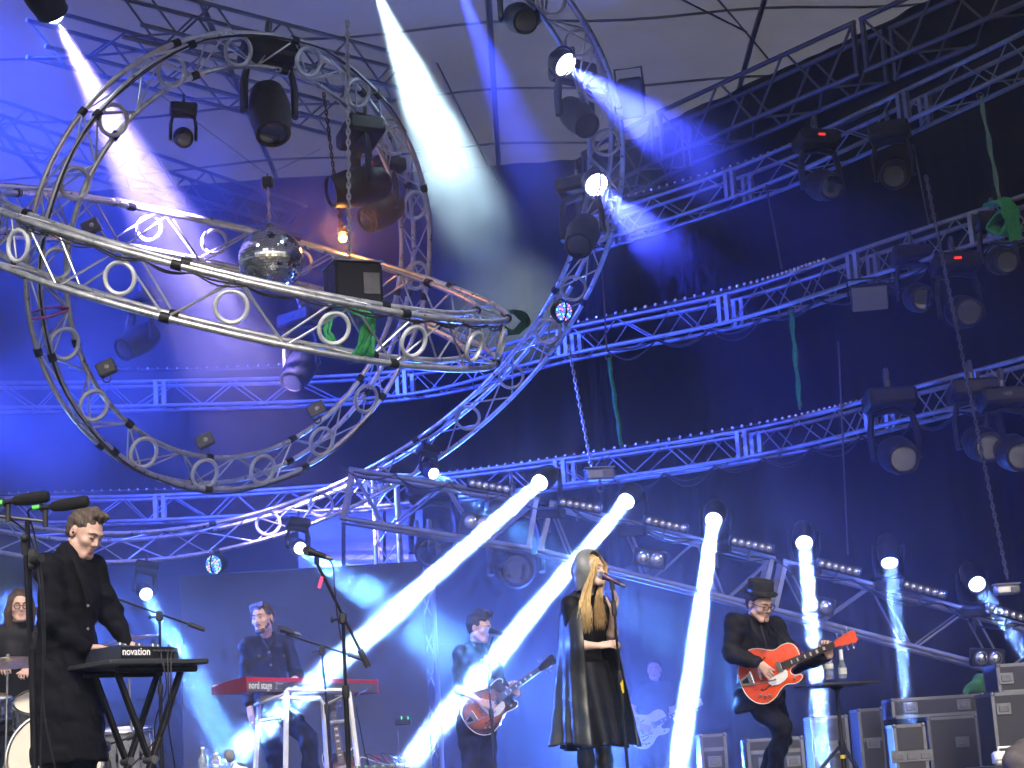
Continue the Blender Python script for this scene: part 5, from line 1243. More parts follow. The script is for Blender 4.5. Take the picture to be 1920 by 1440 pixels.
# ---- drum riser and kit
RZ = .04
q = MB(); c = P(40, 1440, 14.2); q.bbox((c.x - .6, 14.1, (RZ + FLOOR) / 2 + .004), (3.2, 2.6, RZ - FLOOR), .01); rs = tag(obj('drum_riser', q.mesh('drum_riser', mat('riser_carpet', (.02, .02, .022), .9, var=.3))), 'low black riser under the drum kit', 'riser')
SPARK = mat('drum_wrap', (.25, .26, .30), .25, .3, coat=.7, var=.2, scale=60); HEADM = mat('drum_head', (.66, .62, .52), .55, var=.05)
def drum(label, c, ax, r, L, head_m=HEADM, kind='drum', legs=None, fl=None):
    root = thing(kind, label, 'drum', c); M = fmat(c, ax)
    q = MB(); q.lathe([(r, -L / 2), (r, L / 2)], M, 36, caps=False); part('shell', q, SPARK, root)
    for s in (-1, 1):
        q = MB(); q.lathe([(0, s * (L / 2 + .004)), (r * .99, s * (L / 2 + .002))], M, 36); part('drum_head', q, head_m, root)
        q = MB(); q.torus(M @ V((0, 0, s * (L / 2 + .004))), ax, r + .012, .012, 40, 8); part('hoop', q, CHROME, root)
    for k in range(8):
        t = k * PI / 4; e = V((math.cos(t) * (r + .02), math.sin(t) * (r + .02), 0)); q = MB(); q.cyl(M @ (e + V((0, 0, -L / 2))), M @ (e + V((0, 0, L / 2))), .005, n=6); q.cyl(M @ (e + V((0, 0, -.03))), M @ (e + V((0, 0, .03))), .012, n=8); part('lug', q, CHROME, root)
    for lp in legs or ():
        q = MB(); q.cyl(lp, V((lp.x, lp.y, RZ)), .009); part('leg', q, CHROME, root)
    return root
bc = P(104, 1425, 13.55); bd = drum('large bass drum with a cream head behind the coated man', bc, (.25, -1, .0), .335, .40, legs=[bc + V((.34, -.05, -.1)), bc + V((-.34, .05, -.1))])
tc_ = P(70, 1338, 13.75); drum('rack tom mounted above the bass drum', tc_, (.1, -.55, .8), .16, .2, legs=[tc_ + V((.02, .05, -.1))])
fc = P(232, 1415, 13.85); drum('floor tom standing under the boom stand', fc, (0, -.12, 1), .21, .36, legs=[fc + V((.22, -.05, .1)), fc + V((-.15, -.17, .1)), fc + V((-.1, .2, .1))])
sc_ = P(-20, 1330, 14.2); drum('snare drum at the left edge of the kit', sc_, (0, -.15, 1), .178, .14, legs=[sc_ + V((0, 0, -.05))])
BRASS = mat('cymbal_bronze', (.55, .42, .20), .28, .9, var=.2, scale=30)
def cymbal(label, c, n_, r, foot):
    root = thing('cymbal', label, 'cymbal', foot); M = fmat(c, n_)
    q = MB(); q.lathe([(0, .028), (r * .14, .022), (r * .2, .006), (r * .6, -.004), (r, -.02), (r, -.022), (r * .6, -.007), (r * .2, .003), (0, .02)], M, 40); part('plate', q, BRASS, root)
    q = MB(); q.cyl(foot + V((0, 0, .35)), V(c) + V(n_).normalized() * .05, .009); part('rod', q, CHROME, root); q = MB(); q.lathe([(.012, .028), (.014, .045), (0, .05)], M, 12); part('wing_nut', q, CHROME, root)
    for k in range(3): t = .4 + k * 2.09; q = MB(); q.cyl(foot + V((0, 0, .36)), foot + V((math.cos(t) * .28, math.sin(t) * .28, .01)), .009, n=8); part('leg', q, CHROME, root)
def RF(p): return V((p.x, p.y, RZ))
c1 = P(15, 1238, 13.7); cymbal('bright tilted cymbal at the left edge', c1, (.05, -.25, 1), .26, RF(c1 + V((-.05, .1, 0))))
c2 = P(240, 1196, 13.8); cymbal('dark cymbal beyond the coated man\'s far hand', c2, (-.12, -.12, 1), .24, RF(c2 + V((.0, .1, 0))))
c3 = P(-40, 1300, 13.9); cymbal('low cymbal half outside the left edge', c3, (0, -.15, 1), .2, RF(c3))
sk = thing('drum_stool', 'drum stool under the seated drummer', 'stool', V((P(30, 1330, 14.9).x, 14.6, RZ))); w_ = P(29, 1345, 14.88)
q = MB(); q.lathe([(0, -.09), (.15, -.09), (.165, -.05), (.15, -.01), (0, 0)], Matrix.Translation(V((w_.x, w_.y, w_.z - .06))), 24); part('seat', q, RUB, sk); q = MB(); q.cyl((w_.x, w_.y, RZ), (w_.x, w_.y, w_.z - .1), .02); part('post', q, CHROME, sk)
bs = mic_stand('short boom stand reaching to the bass drum', P(200, 1400, 13.0), (P(172, 1405, 13.05), P(262, 1378, 13.0)), .010, 'round', P(208, 1475, 13.0))
# ---- drinks and cables at the front edge
ca = P(415, 1445, 12.3); q = MB(); q.bbox((ca.x, ca.y, (ca.z + FLOOR) / 2), (.55, .35, ca.z - FLOOR), .01); tag(obj('low_case', q.mesh('low_case', mat('case_black', (.02, .02, .022), .5, var=.2))), 'low black case at the bottom edge carrying bottles and a wine glass', 'case')
bottle('pale bottle at the bottom edge, left of the wine glass', P(381, 1443, 12.3), [(0, 0), (.03, 0), (.032, .01), (.032, .07), (.014, .10), (.012, .14)], BGL, WHT, [(.013, .135), (.013, .15), (0, .15)])
bottle('squat plastic bottle between the pale bottle and wine glass', P(405, 1444, 12.25), [(r * .95, z * .62) for r, z in water], PET, WHT, [(.014, .10), (.014, .112), (0, .113)])
wg = thing('wine_glass', 'wine glass catching white light at the bottom edge', 'glass', P(431, 1444, 12.2)); Mw = Matrix.Translation(P(431, 1445, 12.2))
q = MB(); q.lathe([(.032, 0), (.030, .004), (.006, .008), (.005, .05), (.03, .07), (.037, .10), (.030, .135), (.029, .135), (.035, .10), (.028, .074), (0, .062)], Mw, 24); part('bowl', q, mat('clear_glass', (.9, .93, .96), .04, trans=.85, spec=.8), wg)
tw = SDF(.03); t0 = P(452, 1440, 12.2); tw.cone(t0 + V((-.04, 0, -.02)), t0 + V((.03, 0, -.02)), .03, .024); tw.cone(t0 + V((-.03, 0, .0)), t0 + V((-.035, .0, .03)), .022, .012); tw.half(P(452, 1446, 12.2), (0, 0, -1))
vs_, fs_ = tw.mesh(.006, [(.003, 70, 60, 80, 0)]); tag(obj('towel', npmesh('towel', vs_, fs_, [mat('white_towel', (.78, .78, .76), .9, bump=.4, bscale=200)])), 'crumpled white towel beside the wine glass', 'towel')
rc = thing('receiver_stand', 'thin stand with two tiny green lights beside the sunburst player', 'stand', FL(P(752, 1480, 15.8)))
q = MB(); q.cyl(FL(P(752, 1480, 15.8)), P(745, 1372, 15.8), .008); part('post', q, STEEL, rc); q = MB(); q.bbox(P(756, 1353, 15.8), (.14, .06, .06), .008); part('box', q, BLK, rc)
for x in (753, 765): q = MB(); q.box(P(x, 1346, 15.76), (.010, .004, .028)); part('indicator', q, emis('green_led', (.1, 1, .3), .9), rc, smooth=False)
pb_ = thing('pedal_board', 'pedal board with loose cables and green lights at the bottom edge', 'pedals', FL(P(715, 1490, 13.6))); c = P(712, 1441, 13.6)
q = MB(); q.bbox((c.x, c.y, (c.z + FLOOR) / 2), (.42, .3, c.z - FLOOR), .01); part('board', q, BLK, pb_)
for i in range(6): q = MB(); q.bbox(c + V((-.16 + .064 * i, -.03, .012)), (.05, .09, .03), .005); pd = part('pedal', q, STEEL if i % 2 else GREYP, pb_); q = MB(); q.box(c + V((-.16 + .064 * i, -.076, .02)), (.010, .003, .006)); part('indicator', q, emis('green_led', (.1, 1, .3), .9), pd, smooth=False)
for i in range(5): cable(pb_, [c + V((-.15 + .07 * i, -.02, .03)), c + V((-.13 + .05 * i, -.05, .09 + .02 * (i % 2))), c + V((-.05 + .06 * i, -.02, .06)), c + V((.03 + .04 * i, .02, .03))], .0035, m_=mat('red_cable', (.45, .05, .04), .5) if i == 2 else (mat('white_cable', (.6, .6, .6), .5) if i == 0 else None))
# ---- flight cases
CASE = mat('case_laminate', (.007, .007, .009), .45, var=.3, scale=12); EDGE = mat('case_edge', (.15, .16, .18), .35, .85, var=.15)
def flight_case(label, x0, y0, x1, y1, d, depth=.5, latches=(), rot=0.0, latch_y=.5, lid=None, zb=None):
    a, b = PY(x0, y0, d), PY(x1, y1, d); w = abs(b.x - a.x); z1 = a.z; z0 = FLOOR + .01 if zb is None else (b.z if zb == 'px' else zb); h = z1 - z0
    M = Matrix.Translation(((a.x + b.x) / 2, d + depth / 2, (z0 + z1) / 2)) @ Matrix.Rotation(rot, 4, 'Z')
    root = thing('flight_case', label, 'flight case', M=Matrix.Translation((M.translation.x, M.translation.y, z0)))
    q = MB(); q.M = M; q.box((0, 0, 0), (w, depth, h)); part('shell', q, CASE, root, smooth=False)
    e = .028
    for sx in (-1, 1):
        for sy in (-1, 1): q = MB(); q.M = M; q.box((sx * (w / 2 - e / 2 + .004), sy * (depth / 2 - e / 2 + .004), 0), (e, e, h - .004)); part('edge', q, EDGE, root, smooth=False)
        for sz in (-1, 1): q = MB(); q.M = M; q.box((sx * (w / 2 - e / 2 + .003), 0, sz * (h / 2 - e / 2 + .003)), (e, depth - .06, e)); part('edge', q, EDGE, root, smooth=False)
    for sz in (-1, 1):
        for sy in (-1, 1): q = MB(); q.M = M; q.box((0, sy * (depth / 2 - e / 2 + .003), sz * (h / 2 - e / 2 + .003)), (w - .06, e, e)); part('edge', q, EDGE, root, smooth=False)
    if lid: q = MB(); q.M = M; q.box((0, -depth / 2 - .002, h / 2 - lid), (w - .062, .012, .035)); part('lid_joint', q, EDGE, root, smooth=False)
    for lx in latches:
        q = MB(); q.M = M; q.bbox((lx * w / 2, -depth / 2 - .006, h * (latch_y - .5)), (.13, .012, .10), .004); dsh = part('latch_dish', q, EDGE, root)
        q = MB(); q.M = M; q.bbox((lx * w / 2, -depth / 2 - .014, h * (latch_y - .5)), (.085, .012, .055), .004); part('latch', q, STEEL, dsh)
    for cxs in (-1, 1):
        for csz in (-1, 1): q = MB(); q.M = M; q.sph((cxs * (w / 2 - .01), -depth / 2 + .01, csz * (h / 2 - .01)), .022, 10, 8); part('corner', q, EDGE, root)
    return root
flight_case('upright flight case with a big silver latch, right of the table', 1674, 1360, 1745, 1470, 16.6, .45, (-.85, 0, .85), latch_y=.42)
flight_case('long flight case lying across the top of the stack', 1671, 1311, 1848, 1337, 17.6, .5, (-.6, .55), zb='px', latch_y=.5)
flight_case('wide flight case under the long one', 1738, 1346, 1846, 1470, 17.6, .5, (.3,), latch_y=.55)
flight_case('flight case behind the hatted guitarist\'s knee', 1400, 1387, 1513, 1470, 17.2, .5, (-.4, .6), lid=.12)
flight_case('tall dark rack case left of the upright flight case', 1520, 1345, 1600, 1470, 18.0, .5, (.1,), lid=.25)
flight_case('dim flight case below the straight-down beam', 1312, 1378, 1368, 1470, 17.6, .5, (0,), lid=.14)
flight_case('flight case between the table stand and upright case', 1608, 1330, 1668, 1470, 18.4, .5, (.0,), lid=.3)
flight_case('tall black rack at the right edge', 1858, 1300, 1960, 1470, 16.2, .6, (-.5,), latch_y=.8)
flight_case('black case stacked on the rack at the right edge', 1868, 1246, 1975, 1294, 16.3, .5, (-.7,), zb='px')
tc2 = P(1885, 1421, 14.0); tcb = thing('tool_case', 'small white carrying case with a handle at the lower right', 'case', tc2)
q = MB(); q.bbox(tc2, (.19, .12, .105), .02); part('shell', q, WHT, tcb); q = MB(); q.tube([tc2 + V((-.05, 0, .05)), tc2 + V((-.045, 0, .08)), tc2 + V((.045, 0, .08)), tc2 + V((.05, 0, .05))], .009, 8); part('handle', q, WHT, tcb); q = MB(); q.box(tc2 + V((.0, -.062, -.012)), (.17, .004, .006)); part('seam', q, STEEL, tcb, smooth=False)
q = MB(); q.bbox((tc2.x + .1, tc2.y + .05, (tc2.z - .055 + FLOOR) / 2), (.7, .5, tc2.z - .055 - FLOOR - .004), .01); tag(obj('low_table', q.mesh('low_table', CASE)), 'low black crate under the small white carrying case', 'crate')
S = SDF(.04); jp = P(1905, 1418, 12.6); S.cone(jp + V((-.02, 0, .0)), jp + V((.15, 0, .05)), .07, .09); S.cone(jp + V((0, 0, -.05)), jp + V((.1, 0, -.2)), .08, .1); S.cone(jp + V((.05, 0, -.1)), V((jp.x + .08, jp.y, FLOOR + .06)), .12, .13); S.half((0, 0, FLOOR + .004), (0, 0, -1)); vs_, fs_ = S.mesh(.009, [(.008, 20, 30, 25, 0), (.004, 60, 50, 40, 1)]); tag(obj('folded_coat', npmesh('folded_coat', vs_, fs_, [mat('grey_brown_cloth', (.10, .085, .08), .8, var=.3)])), 'bundled grey-brown coat at the lower right corner', 'coat')
S = SDF(.03); gp = P(1828, 1285, 17.4); S.cone(gp + V((-.10, 0, -.06)), gp + V((.06, 0, .04)), .03, .07); S.cone(gp + V((.0, 0, -.02)), gp + V((.10, 0, -.03)), .06, .05); S.half(P(1828, 1308, 17.4), (0, 0, -1)); vs_, fs_ = S.mesh(.009, [(.007, 30, 40, 45, 0)]); tag(obj('green_cloth', npmesh('green_cloth', vs_, fs_, [mat('green_cloth', (.02, .12, .03), .85, var=.3)])), 'crumpled green cloth on the long flight case', 'cloth')
# red light bars among the cases
for i, (x, y, d) in enumerate([(1754, 1352, 17.5), (1655, 1369, 18.2)]):
    q = MB(); q.bbox(P(x, y, d), (.13, .02, .012), .003); tag(obj('red_tube_light', q.mesh('red_tube_light', emis('dim_red', (1, .06, .05), .35))), ['short red light bar above the upright flight case', 'short red light bar left of the upright flight case'][i], 'light bar')
# ------------------------------------------------------------------ mirror ball
mc = P(508, 487, 16.3); MR = 61 / FPX * 16.3
ball = thing('mirror_ball', 'large mirror ball hanging inside the upright truss circle', 'mirror ball', mc)
q = MB(); q.sph(mc, MR - .004, 40, 24); part('core', q, STEEL, ball)
MIRR = mat('mirror_tile', (.80, .82, .84), .10, 1.0)
q = MB(); rows = 36; rnd = random.Random(3)
for i in range(rows):
    p0 = PI * (i + .06) / rows; p1 = PI * (i + .94) / rows; cnt = max(4, int(2 * rows * math.sin(PI * (i + .5) / rows)))
    for k in range(cnt):
        t0 = 2 * PI * (k + .05) / cnt; t1 = 2 * PI * (k + .95) / cnt
        j = V((rnd.gauss(0, 1), rnd.gauss(0, 1), rnd.gauss(0, 1))) * .0012
        def sp(p, t): return V((math.sin(p) * math.cos(t), math.sin(p) * math.sin(t), math.cos(p)))
        n_ = sp((p0 + p1) / 2, (t0 + t1) / 2) + V((rnd.gauss(0, 1), rnd.gauss(0, 1), rnd.gauss(0, 1))) * .025; n_.normalize(); c = mc + sp((p0 + p1) / 2, (t0 + t1) / 2) * MR
        vs_ = []
        for (p, t) in ((p0, t0), (p1, t0), (p1, t1), (p0, t1)):
            v = mc + sp(p, t) * MR; v = v - n_ * (v - c).dot(n_); vs_.append(v)
        q.add(vs_, [(0, 1, 2, 3)])
o = part('mirror_tiles', q, MIRR, ball, smooth=False); o['kind'] = 'stuff'
top = mc + V((0, 0, MR))
q = MB(); q.lathe([(.03, -.01), (.035, .03), (.012, .05), (0, .05)], Matrix.Translation(top), 14); part('collar', q, STEEL, ball)
def chain(label, a, b, m_=STEEL, link=.045, r=.005, group=None, w=.4):
    a, b = V(a), V(b); d = (b - a); L = d.length; d.normalize(); X, Y, Z = frame(d)
    root = thing('hoist_chain', label, 'chain', b if b.z < a.z else a, group); q = MB(); n = int(L / (link * .72))
    for i in range(n):
        c = a + d * (i + .5) * L / n; s = X if i % 2 else Y; pts = []
        for k in range(8): t = 2 * PI * k / 8; pts.append(c + d * math.cos(t) * link * .5 + s * math.sin(t) * link * w * .55)
        q.tube(pts, r, 4, closed=True)
    o = part('links', q, m_, root); o['kind'] = 'stuff'; return root
CH = mat('zinc_chain', (.55, .56, .58), .4, .8); CHD = mat('rusty_chain', (.10, .06, .04), .6, .5)
mt_ = P(502, 348, 16.3)
chain('short chain holding the mirror ball', mt_, top + V((0, 0, .04)), CH, .06, .007)
mo = thing('ball_motor', 'small black motor above the mirror ball chain', 'motor', mt_); q = MB(); q.bbox(mt_ + V((0, 0, .03)), (.10, .10, .09), .012); part('housing', q, BLK, mo); q = MB(); q.torus(mt_ + V((0, 0, .09)), (1, 0, 0), .025, .006, 14, 6); part('hanging_eye', q, STEEL, mo)
for i, e in enumerate([P(250, 140, 17.0), P(600, 280, 17.6)]):
    w_ = thing('guy_wire', ['thin wire from the ball motor to the upper left', 'thin wire from the ball motor to the right'][i], 'wire', mt_); q = MB(); q.cyl(mt_ + V((0, 0, .10)), e, .0025, n=5); part('strand', q, STEEL, w_)
def hoist(label, c, sz, yaw=0.0, m_=BLK, hook=True):
    c = V(c); root = thing('chain_hoist', label, 'hoist', c); M = Matrix.Rotation(yaw, 3, 'Z').to_4x4()
    q = MB(); q.bbox(c, sz, .02, M); part('housing', q, m_, root)
    q = MB(); q.bbox(c + V((0, 0, sz[2] / 2 + .008)), (sz[0] * 1.04, sz[1] * 1.04, .016), .004, M); part('top_plate', q, ALUD, root)
    q = MB(); q.bbox(c + M @ V((sz[0] * .25, -sz[1] / 2 - .004, 0)), (sz[0] * .35, .008, sz[2] * .5), .003, M); part('cover', q, STEEL, root)
    if hook: q = MB(); q.cyl(c - V((0, 0, sz[2] / 2)), c - V((0, 0, sz[2] / 2 + .05)), .014); q.torus(c - V((0, 0, sz[2] / 2 + .085)), (0, 1, 0), .032, .009, 16, 6); part('hook', q, STEEL, root)
    return root
hoist('big black hoist box resting above the flat circle, beside the mirror ball', P(662, 541, 14.9), (.40, .36, .36), .4)
chain('long pale chain rising from the big hoist box', P(651, 40, 14.85), P(655, 495, 14.85), CH, .06, .008)
chain('brown chain hanging inside the upright circle', P(607, 175, 16.9), P(641, 440, 16.9), CHD, .055, .007)
hoist('grey hoist box on the lowest long truss', P(1124, 890, 18.9), (.30, .16, .12), .1, ALUD)
chain('pale chain running down to the grey hoist box', P(1066, 648, 18.9), P(1110, 880, 18.9), CH, .06, .008)
chain('long dark chain hanging down the right side', P(1736, 330, 16.6), P(1889, 1085, 16.6), STEEL, .06, .008)
hoist('pale hoist box at the right end of the slanted truss', P(1888, 1106, 17.4), (.24, .14, .09), .0, ALU, False)
for i, (x0, y0, x1, y1) in enumerate([(1128, 490, 1138, 660), (1436, 345, 1466, 505), (1712, 270, 1744, 430), (1572, 640, 1590, 1040)]):
    rp = thing('hanging_cable', ['thin cable left of the upper bulb rows', 'thin cable between the top and middle trusses', 'thin cable below the red display light', 'faint cable against the curtain at right'][i], 'cable', P(x1, y1, 19)); q = MB(); q.cyl(P(x0, y0, 19), P(x1, y1, 19), .010, n=6); part('strand', q, STEEL, rp)
# slings
def sling(label, a, b, w=.05, name='green_sling', m_=GREEN, n=3):
    a, b = V(a), V(b); root = thing(name, label, 'sling', b); X, Y, Z = frame(b - a)
    for k in range(n):
        o = X * (k - (n - 1) / 2) * w * .30; L = 14
        q = MB(); q.tube([a.lerp(b, t / L) + o * math.sin(PI * (.12 + .76 * t / L)) * 1.6 + Y * .008 * math.sin(t * 1.3 + k) for t in range(L + 1)], w * .26, 7); part('strand', q, m_, root)
    q = MB(); q.torus(a, X, .03, .008, 14, 6); part('shackle', q, STEEL, root)
    q = MB(); q.torus(b, Y, .03, .008, 14, 6); part('shackle', q, STEEL, root)
    return root
sling('green strap between the middle and lowest trusses, left one', P(1141, 670, 19.2), P(1165, 835, 19.2), .07)
sling('green strap between the middle and lowest trusses, right one', P(1483, 585, 18.2), P(1500, 762, 18.2), .07)
sling('pale green strap at the right edge above the green knot', P(1838, 180, 16.6), P(1874, 372, 16.6), .05, m_=mat('pale_green_sling', (.12, .22, .12), .8, var=.2))
def wrap(label, path, w, m_=GREEN, name='green_sling', n=3):
    root = thing(name, label, 'sling', path[0])
    for k in range(n):
        o = V((.03 * (k - (n - 1) / 2), .015 * k, .01 * k)); q = MB(); q.tube(spline([V(p) + o for p in path], 30), [w * (.8 + .3 * math.sin(i * 1.1 + k)) for i in range(30)], 7, flat=.5); part('band', q, m_, root)
wrap('green sling knotted around the flat circle below the hoist box', [P(640, 575, 13.9), P(664, 580, 13.35), P(690, 598, 13.25), P(684, 640, 13.22), P(668, 676, 13.25), P(690, 668, 13.5), P(688, 610, 13.6)], .030, n=3)
wrap('second green sling loop hanging inside the flat circle', [P(622, 590, 14.2), P(614, 625, 14.1), P(640, 660, 13.9), P(660, 672, 13.6)], .022, n=2)
wrap('green sling bundle tied on the middle truss at the right edge', [P(1858, 385, 16.7), P(1880, 378, 16.4), P(1900, 400, 16.4), P(1888, 440, 16.4), P(1862, 425, 16.5), P(1890, 395, 16.35), P(1906, 450, 16.4)], .045, n=4)
wrap('dark green sling bundle where the flat and big circles meet', [P(925, 610, 16.4), P(955, 585, 16.5), P(985, 600, 16.6), P(965, 625, 16.6), P(930, 612, 16.5)], .03, m_=mat('dark_green_sling', (.01, .07, .03), .8), n=3)
wrap('purple tape wrapped on the left side of the upright circle', [P(62, 585, 15.1), P(95, 577, 15.0), P(124, 580, 15.1), P(100, 592, 15.05), P(64, 598, 15.1)], .018, m_=mat('purple_tape', (.28, .08, .30), .6), name='tape_wrap', n=2)
# ------------------------------------------------------------------ lamps that are not lit, blinders, LED cans
LENSD = mat('domed_lens', (.86, .88, .92), .16, .85, rvar=.06, scale=60)
def blinder(label, a, b, n=6, r=.034, d=None, group=None):
    a, b = V(a), V(b); nrm = V((0, -1, -.12)) if d is None else V(d); root = thing('blinder_bar', label, 'stage light', a.lerp(b, .5), group); ax = (b - a).normalized(); nrm = (nrm - ax * nrm.dot(ax)).normalized(); up = nrm.cross(ax)
    M = Matrix((ax, -nrm, up)).transposed().to_4x4(); c = a.lerp(b, .5)
    q = MB(); q.bbox(c - nrm * .055, ((b - a).length + r * 3.2, .09, r * 2.9), .012, M); part('housing', q, BLK, root)
    for i in range(n):
        p = a.lerp(b, i / (n - 1)); 
        q = MB(); q.lathe([(r * 1.02, -.01), (r * 1.12, 0), (r * 1.12, .006), (r, .006)], fmat(p, nrm), 20); part('rim', q, STEEL, root)
        q = MB(); q.lathe([(0, r * .55), (r * .35, r * .50), (r * .7, r * .34), (r * .9, r * .14), (r, .0)], fmat(p, nrm), 20); part('lens', q, LENSD, root)
    q = MB(); q.cyl(c - nrm * .08 - up * .02, c - nrm * .08 - up * .16, .012); part('clamp', q, STEEL, root)
    return root
wl = ['leftmost six-lens blinder bar, above the keyboard beam', 'second six-lens blinder bar, above the singer\'s hood', 'third six-lens blinder bar, left of the straight-down beam', 'fourth six-lens blinder bar, above the black hat', 'fifth six-lens blinder bar, right of the black hat', 'sixth six-lens blinder bar, above the flight cases', 'blinder bar cut by the right edge']
for l, a, b in zip(wl, [(886, 906), (1056, 942), (1217, 976), (1378, 1015), (1542, 1057), (1701, 1097), (1861, 1141)], [(949, 917), (1119, 953), (1281, 990), (1442, 1028), (1606, 1072), (1766, 1114), (1928, 1161)]):
    blinder(l, P(*a, 18.25), P(*b, 18.25))
for l, a, b, n in [('twin-lens blinder under the left of the slanted truss', (882, 978), (906, 982), 2), ('twin-lens blinder right of the singer\'s hood', (1206, 1045), (1231, 1049), 2), ('twin-lens blinder at the right end of the slanted truss', (1840, 1233), (1867, 1234), 2), ('twin-lens blinder half hidden right of the black hat', (1524, 1133), (1548, 1138), 2)]:
    blinder(l, P(*a, 18.2), P(*b, 18.2), n, .062)
def led_can(label, p, d, r=.105, lit=None, dots=None, power=0):
    p = V(p); d = V(d).normalized(); root = thing('led_can', label, 'stage light', p); M = fmat(p, d)
    q = MB(); q.lathe([(r * .95, .004), (r * 1.08, .01), (r * 1.1, -.03), (r * 1.02, -.10), (r * .6, -.16), (0, -.17)], M, 28); part('can', q, BLK, root)
    q = MB(); q.lathe([(0, 0), (r * .97, 0)], M, 28); part('face', q, BLKM, root)
    q = MB(); q.torus(p - d * .06, d.cross(V((0, 0, 1))).cross(d) if False else d.cross(V((0, 0, 1))), r * 1.25, .009, 24, 6); part('bracket', q, BLK, root)
    k = 0
    for ring, n in ((0, 1), (.30, 6), (.58, 12), (.86, 18)):
        for i in range(n):
            t = 2 * PI * i / n + ring; c = M @ V((math.cos(t) * r * ring, math.sin(t) * r * ring, .004)); q = MB(); q.sph(c, r * .125, 8, 5); part('led', q, dots[k % len(dots)], root); k += 1
    if power: spot(root, p + d * .03, d, .04, 24, .9, power * 20, (.05, .07, 1.0)); glow(root, p + d * .03, .05, power * .006, (.12, .16, 1.0))
    return root
LW = emis('led_white_blue', (.62, .66, 1.0), 22); LBl = emis('led_blue', (.05, .10, 1.0), 2.2); LPk = emis('led_pink', (1, .25, .75), 1.2); LCy = emis('led_cyan', (.15, .75, 1.0), 2.0); LGn = emis('led_green', (.2, 1.0, .4), 1.2)
led_can('brilliant blue-white led can high on the big circle', P(1060, 121, 16.1), P(1240, 320, 16.2) - P(1060, 121, 16.1) + V((0, -.9, 0)), .108, dots=[LW], power=900)
led_can('brilliant blue-white led can half way down the big circle', P(1118, 346, 17.0), P(1200, 490, 17.0) - P(1118, 346, 17.0) + V((0, -.9, 0)), .112, dots=[LW], power=500)
led_can('blue dotted led can below the brilliant pair', P(1057, 584, 17.4), V((.55, -1, -.35)), .09, dots=[LBl, LCy, LBl, LPk])
led_can('multicoloured dotted led can left of the tall microphone', P(401, 1059, 18.0), V((-.5, -1, -.2)), .095, dots=[LBl, LCy, LPk, LGn, LBl])
gold = thing('work_lamp', 'small orange lamp glowing beside the brown chain', 'lamp', P(643, 447, 16.9)); gp = P(643, 447, 16.9)
q = MB(); q.sph(gp, .038, 14, 10); part('bulb', q, emis('amber_bulb', (1, .42, .06), 22), gold); q = MB(); q.lathe([(.03, .03), (.05, .05), (.045, .10), (.0, .11)], Matrix.Translation(gp), 14); part('socket', q, STEEL, gold)
glow(gold, gp + V((0, -.06, 0)), .04, 8, (1, .33, .05))
dark = [('dark moving head hanging at the top of the upright circle', (512, 250), 16.0, (.15, -.5, -1), .125), ('dark moving head left of the pale chain, inside the upright circle', (622, 360), 16.6, (-.9, -.4, -.25), .12), ('dark moving head with a red dot behind the pale chain', (690, 412), 17.2, (-.6, -.6, -.5), .10),
        ('blue-tinted moving head in the lower part of the upright circle', (548, 715), 18.8, (-.3, -.6, -.7), .11), ('dim moving head left of centre inside the upright circle', (232, 655), 18.6, (-.5, -.6, -.5), .10), ('dim lamp near the upper left of the upright circle', (345, 262), 17.4, (.2, -.9, -.5), .065),
        ('dark moving head hanging under the big circle at upper right', (1100, 235), 16.9, (.3, -.6, -.6), .10), ('black moving head between the two brilliant led cans', (1085, 460), 17.6, (-.2, -.7, -.6), .11),
        ('large dark par lamp left of the hooded singer', (968, 1068), 18.8, (.0, -1, -.15), .145), ('black moving head beside the tower at the back', (806, 1035), 18.9, (-.1, -1, -.3), .13),
        ('moving head below the middle truss, near the right edge', (1817, 585), 17.3, (.0, -1, -.25), .11), ('dark moving head next to the blue-grey flood', (1732, 560), 17.8, (0, -1, -.3), .10), ('unlit moving head under the lowest truss, left of the dark chain', (1695, 860), 17.6, (0, -1, -.3), .125), ('unlit moving head under the lowest truss, right of the dark chain', (1855, 838), 16.9, (0, -1, -.3), .115), ('unlit moving head under the lowest truss at the right edge', (1915, 855), 16.7, (0, -1, -.3), .115),
        ('moving head with a silver face under the top truss', (1676, 330), 17.6, (-.3, -1, -.4), .10), ('dim moving head under the top truss near its red light', (1560, 350), 18.4, (.2, -1, -.4), .11), ('small moving head on the big circle near the top edge', (985, 40), 15.8, (.2, -.8, -.5), .09), ('moving head half hidden by the green knot', (1888, 490), 16.9, (0, -1, -.3), .09)]
for lab, px_, d_, dr, r in dark: beam_head(lab, P(*px_, d_), dr, r, None, mount=(0, .15, 1), lens=mat('dark_lens', (.02, .022, .03), .08, spec=.9, coat=.7), disp=lab.endswith('red light') or 'red dot' in lab or 'near the right edge' in lab)
def flood(label, p, d, w, h):
    p = V(p); root = thing('flood_light', label, 'stage light', p); M = fmat(p, d)
    q = MB(); q.M = M; q.bbox((0, 0, -.07), (w * 1.08, h * 1.08, .12), .02); part('housing', q, BLK, root)
    q = MB(); q.M = M; q.bbox((0, 0, -.004), (w, h, .012), .004); part('glass', q, mat('flood_glass', (.10, .12, .17), .15, spec=.8), root)
    q = MB(); q.tube([M @ V((-w * .6, 0, -.05)), M @ V((-w * .6, h * .8, -.05)), M @ V((w * .6, h * .8, -.05)), M @ V((w * .6, 0, -.05))], .012, 6); part('bracket', q, BLK, root)
flood('blue-grey flood light hanging below the middle truss', P(1631, 560, 17.9), V((-.15, -1, -.55)), .34, .24)
flood('tall flood light against the grey roof, right of the led can', P(1183, 185, 17.8), V((-.2, -1, -.5)), .22, .36)
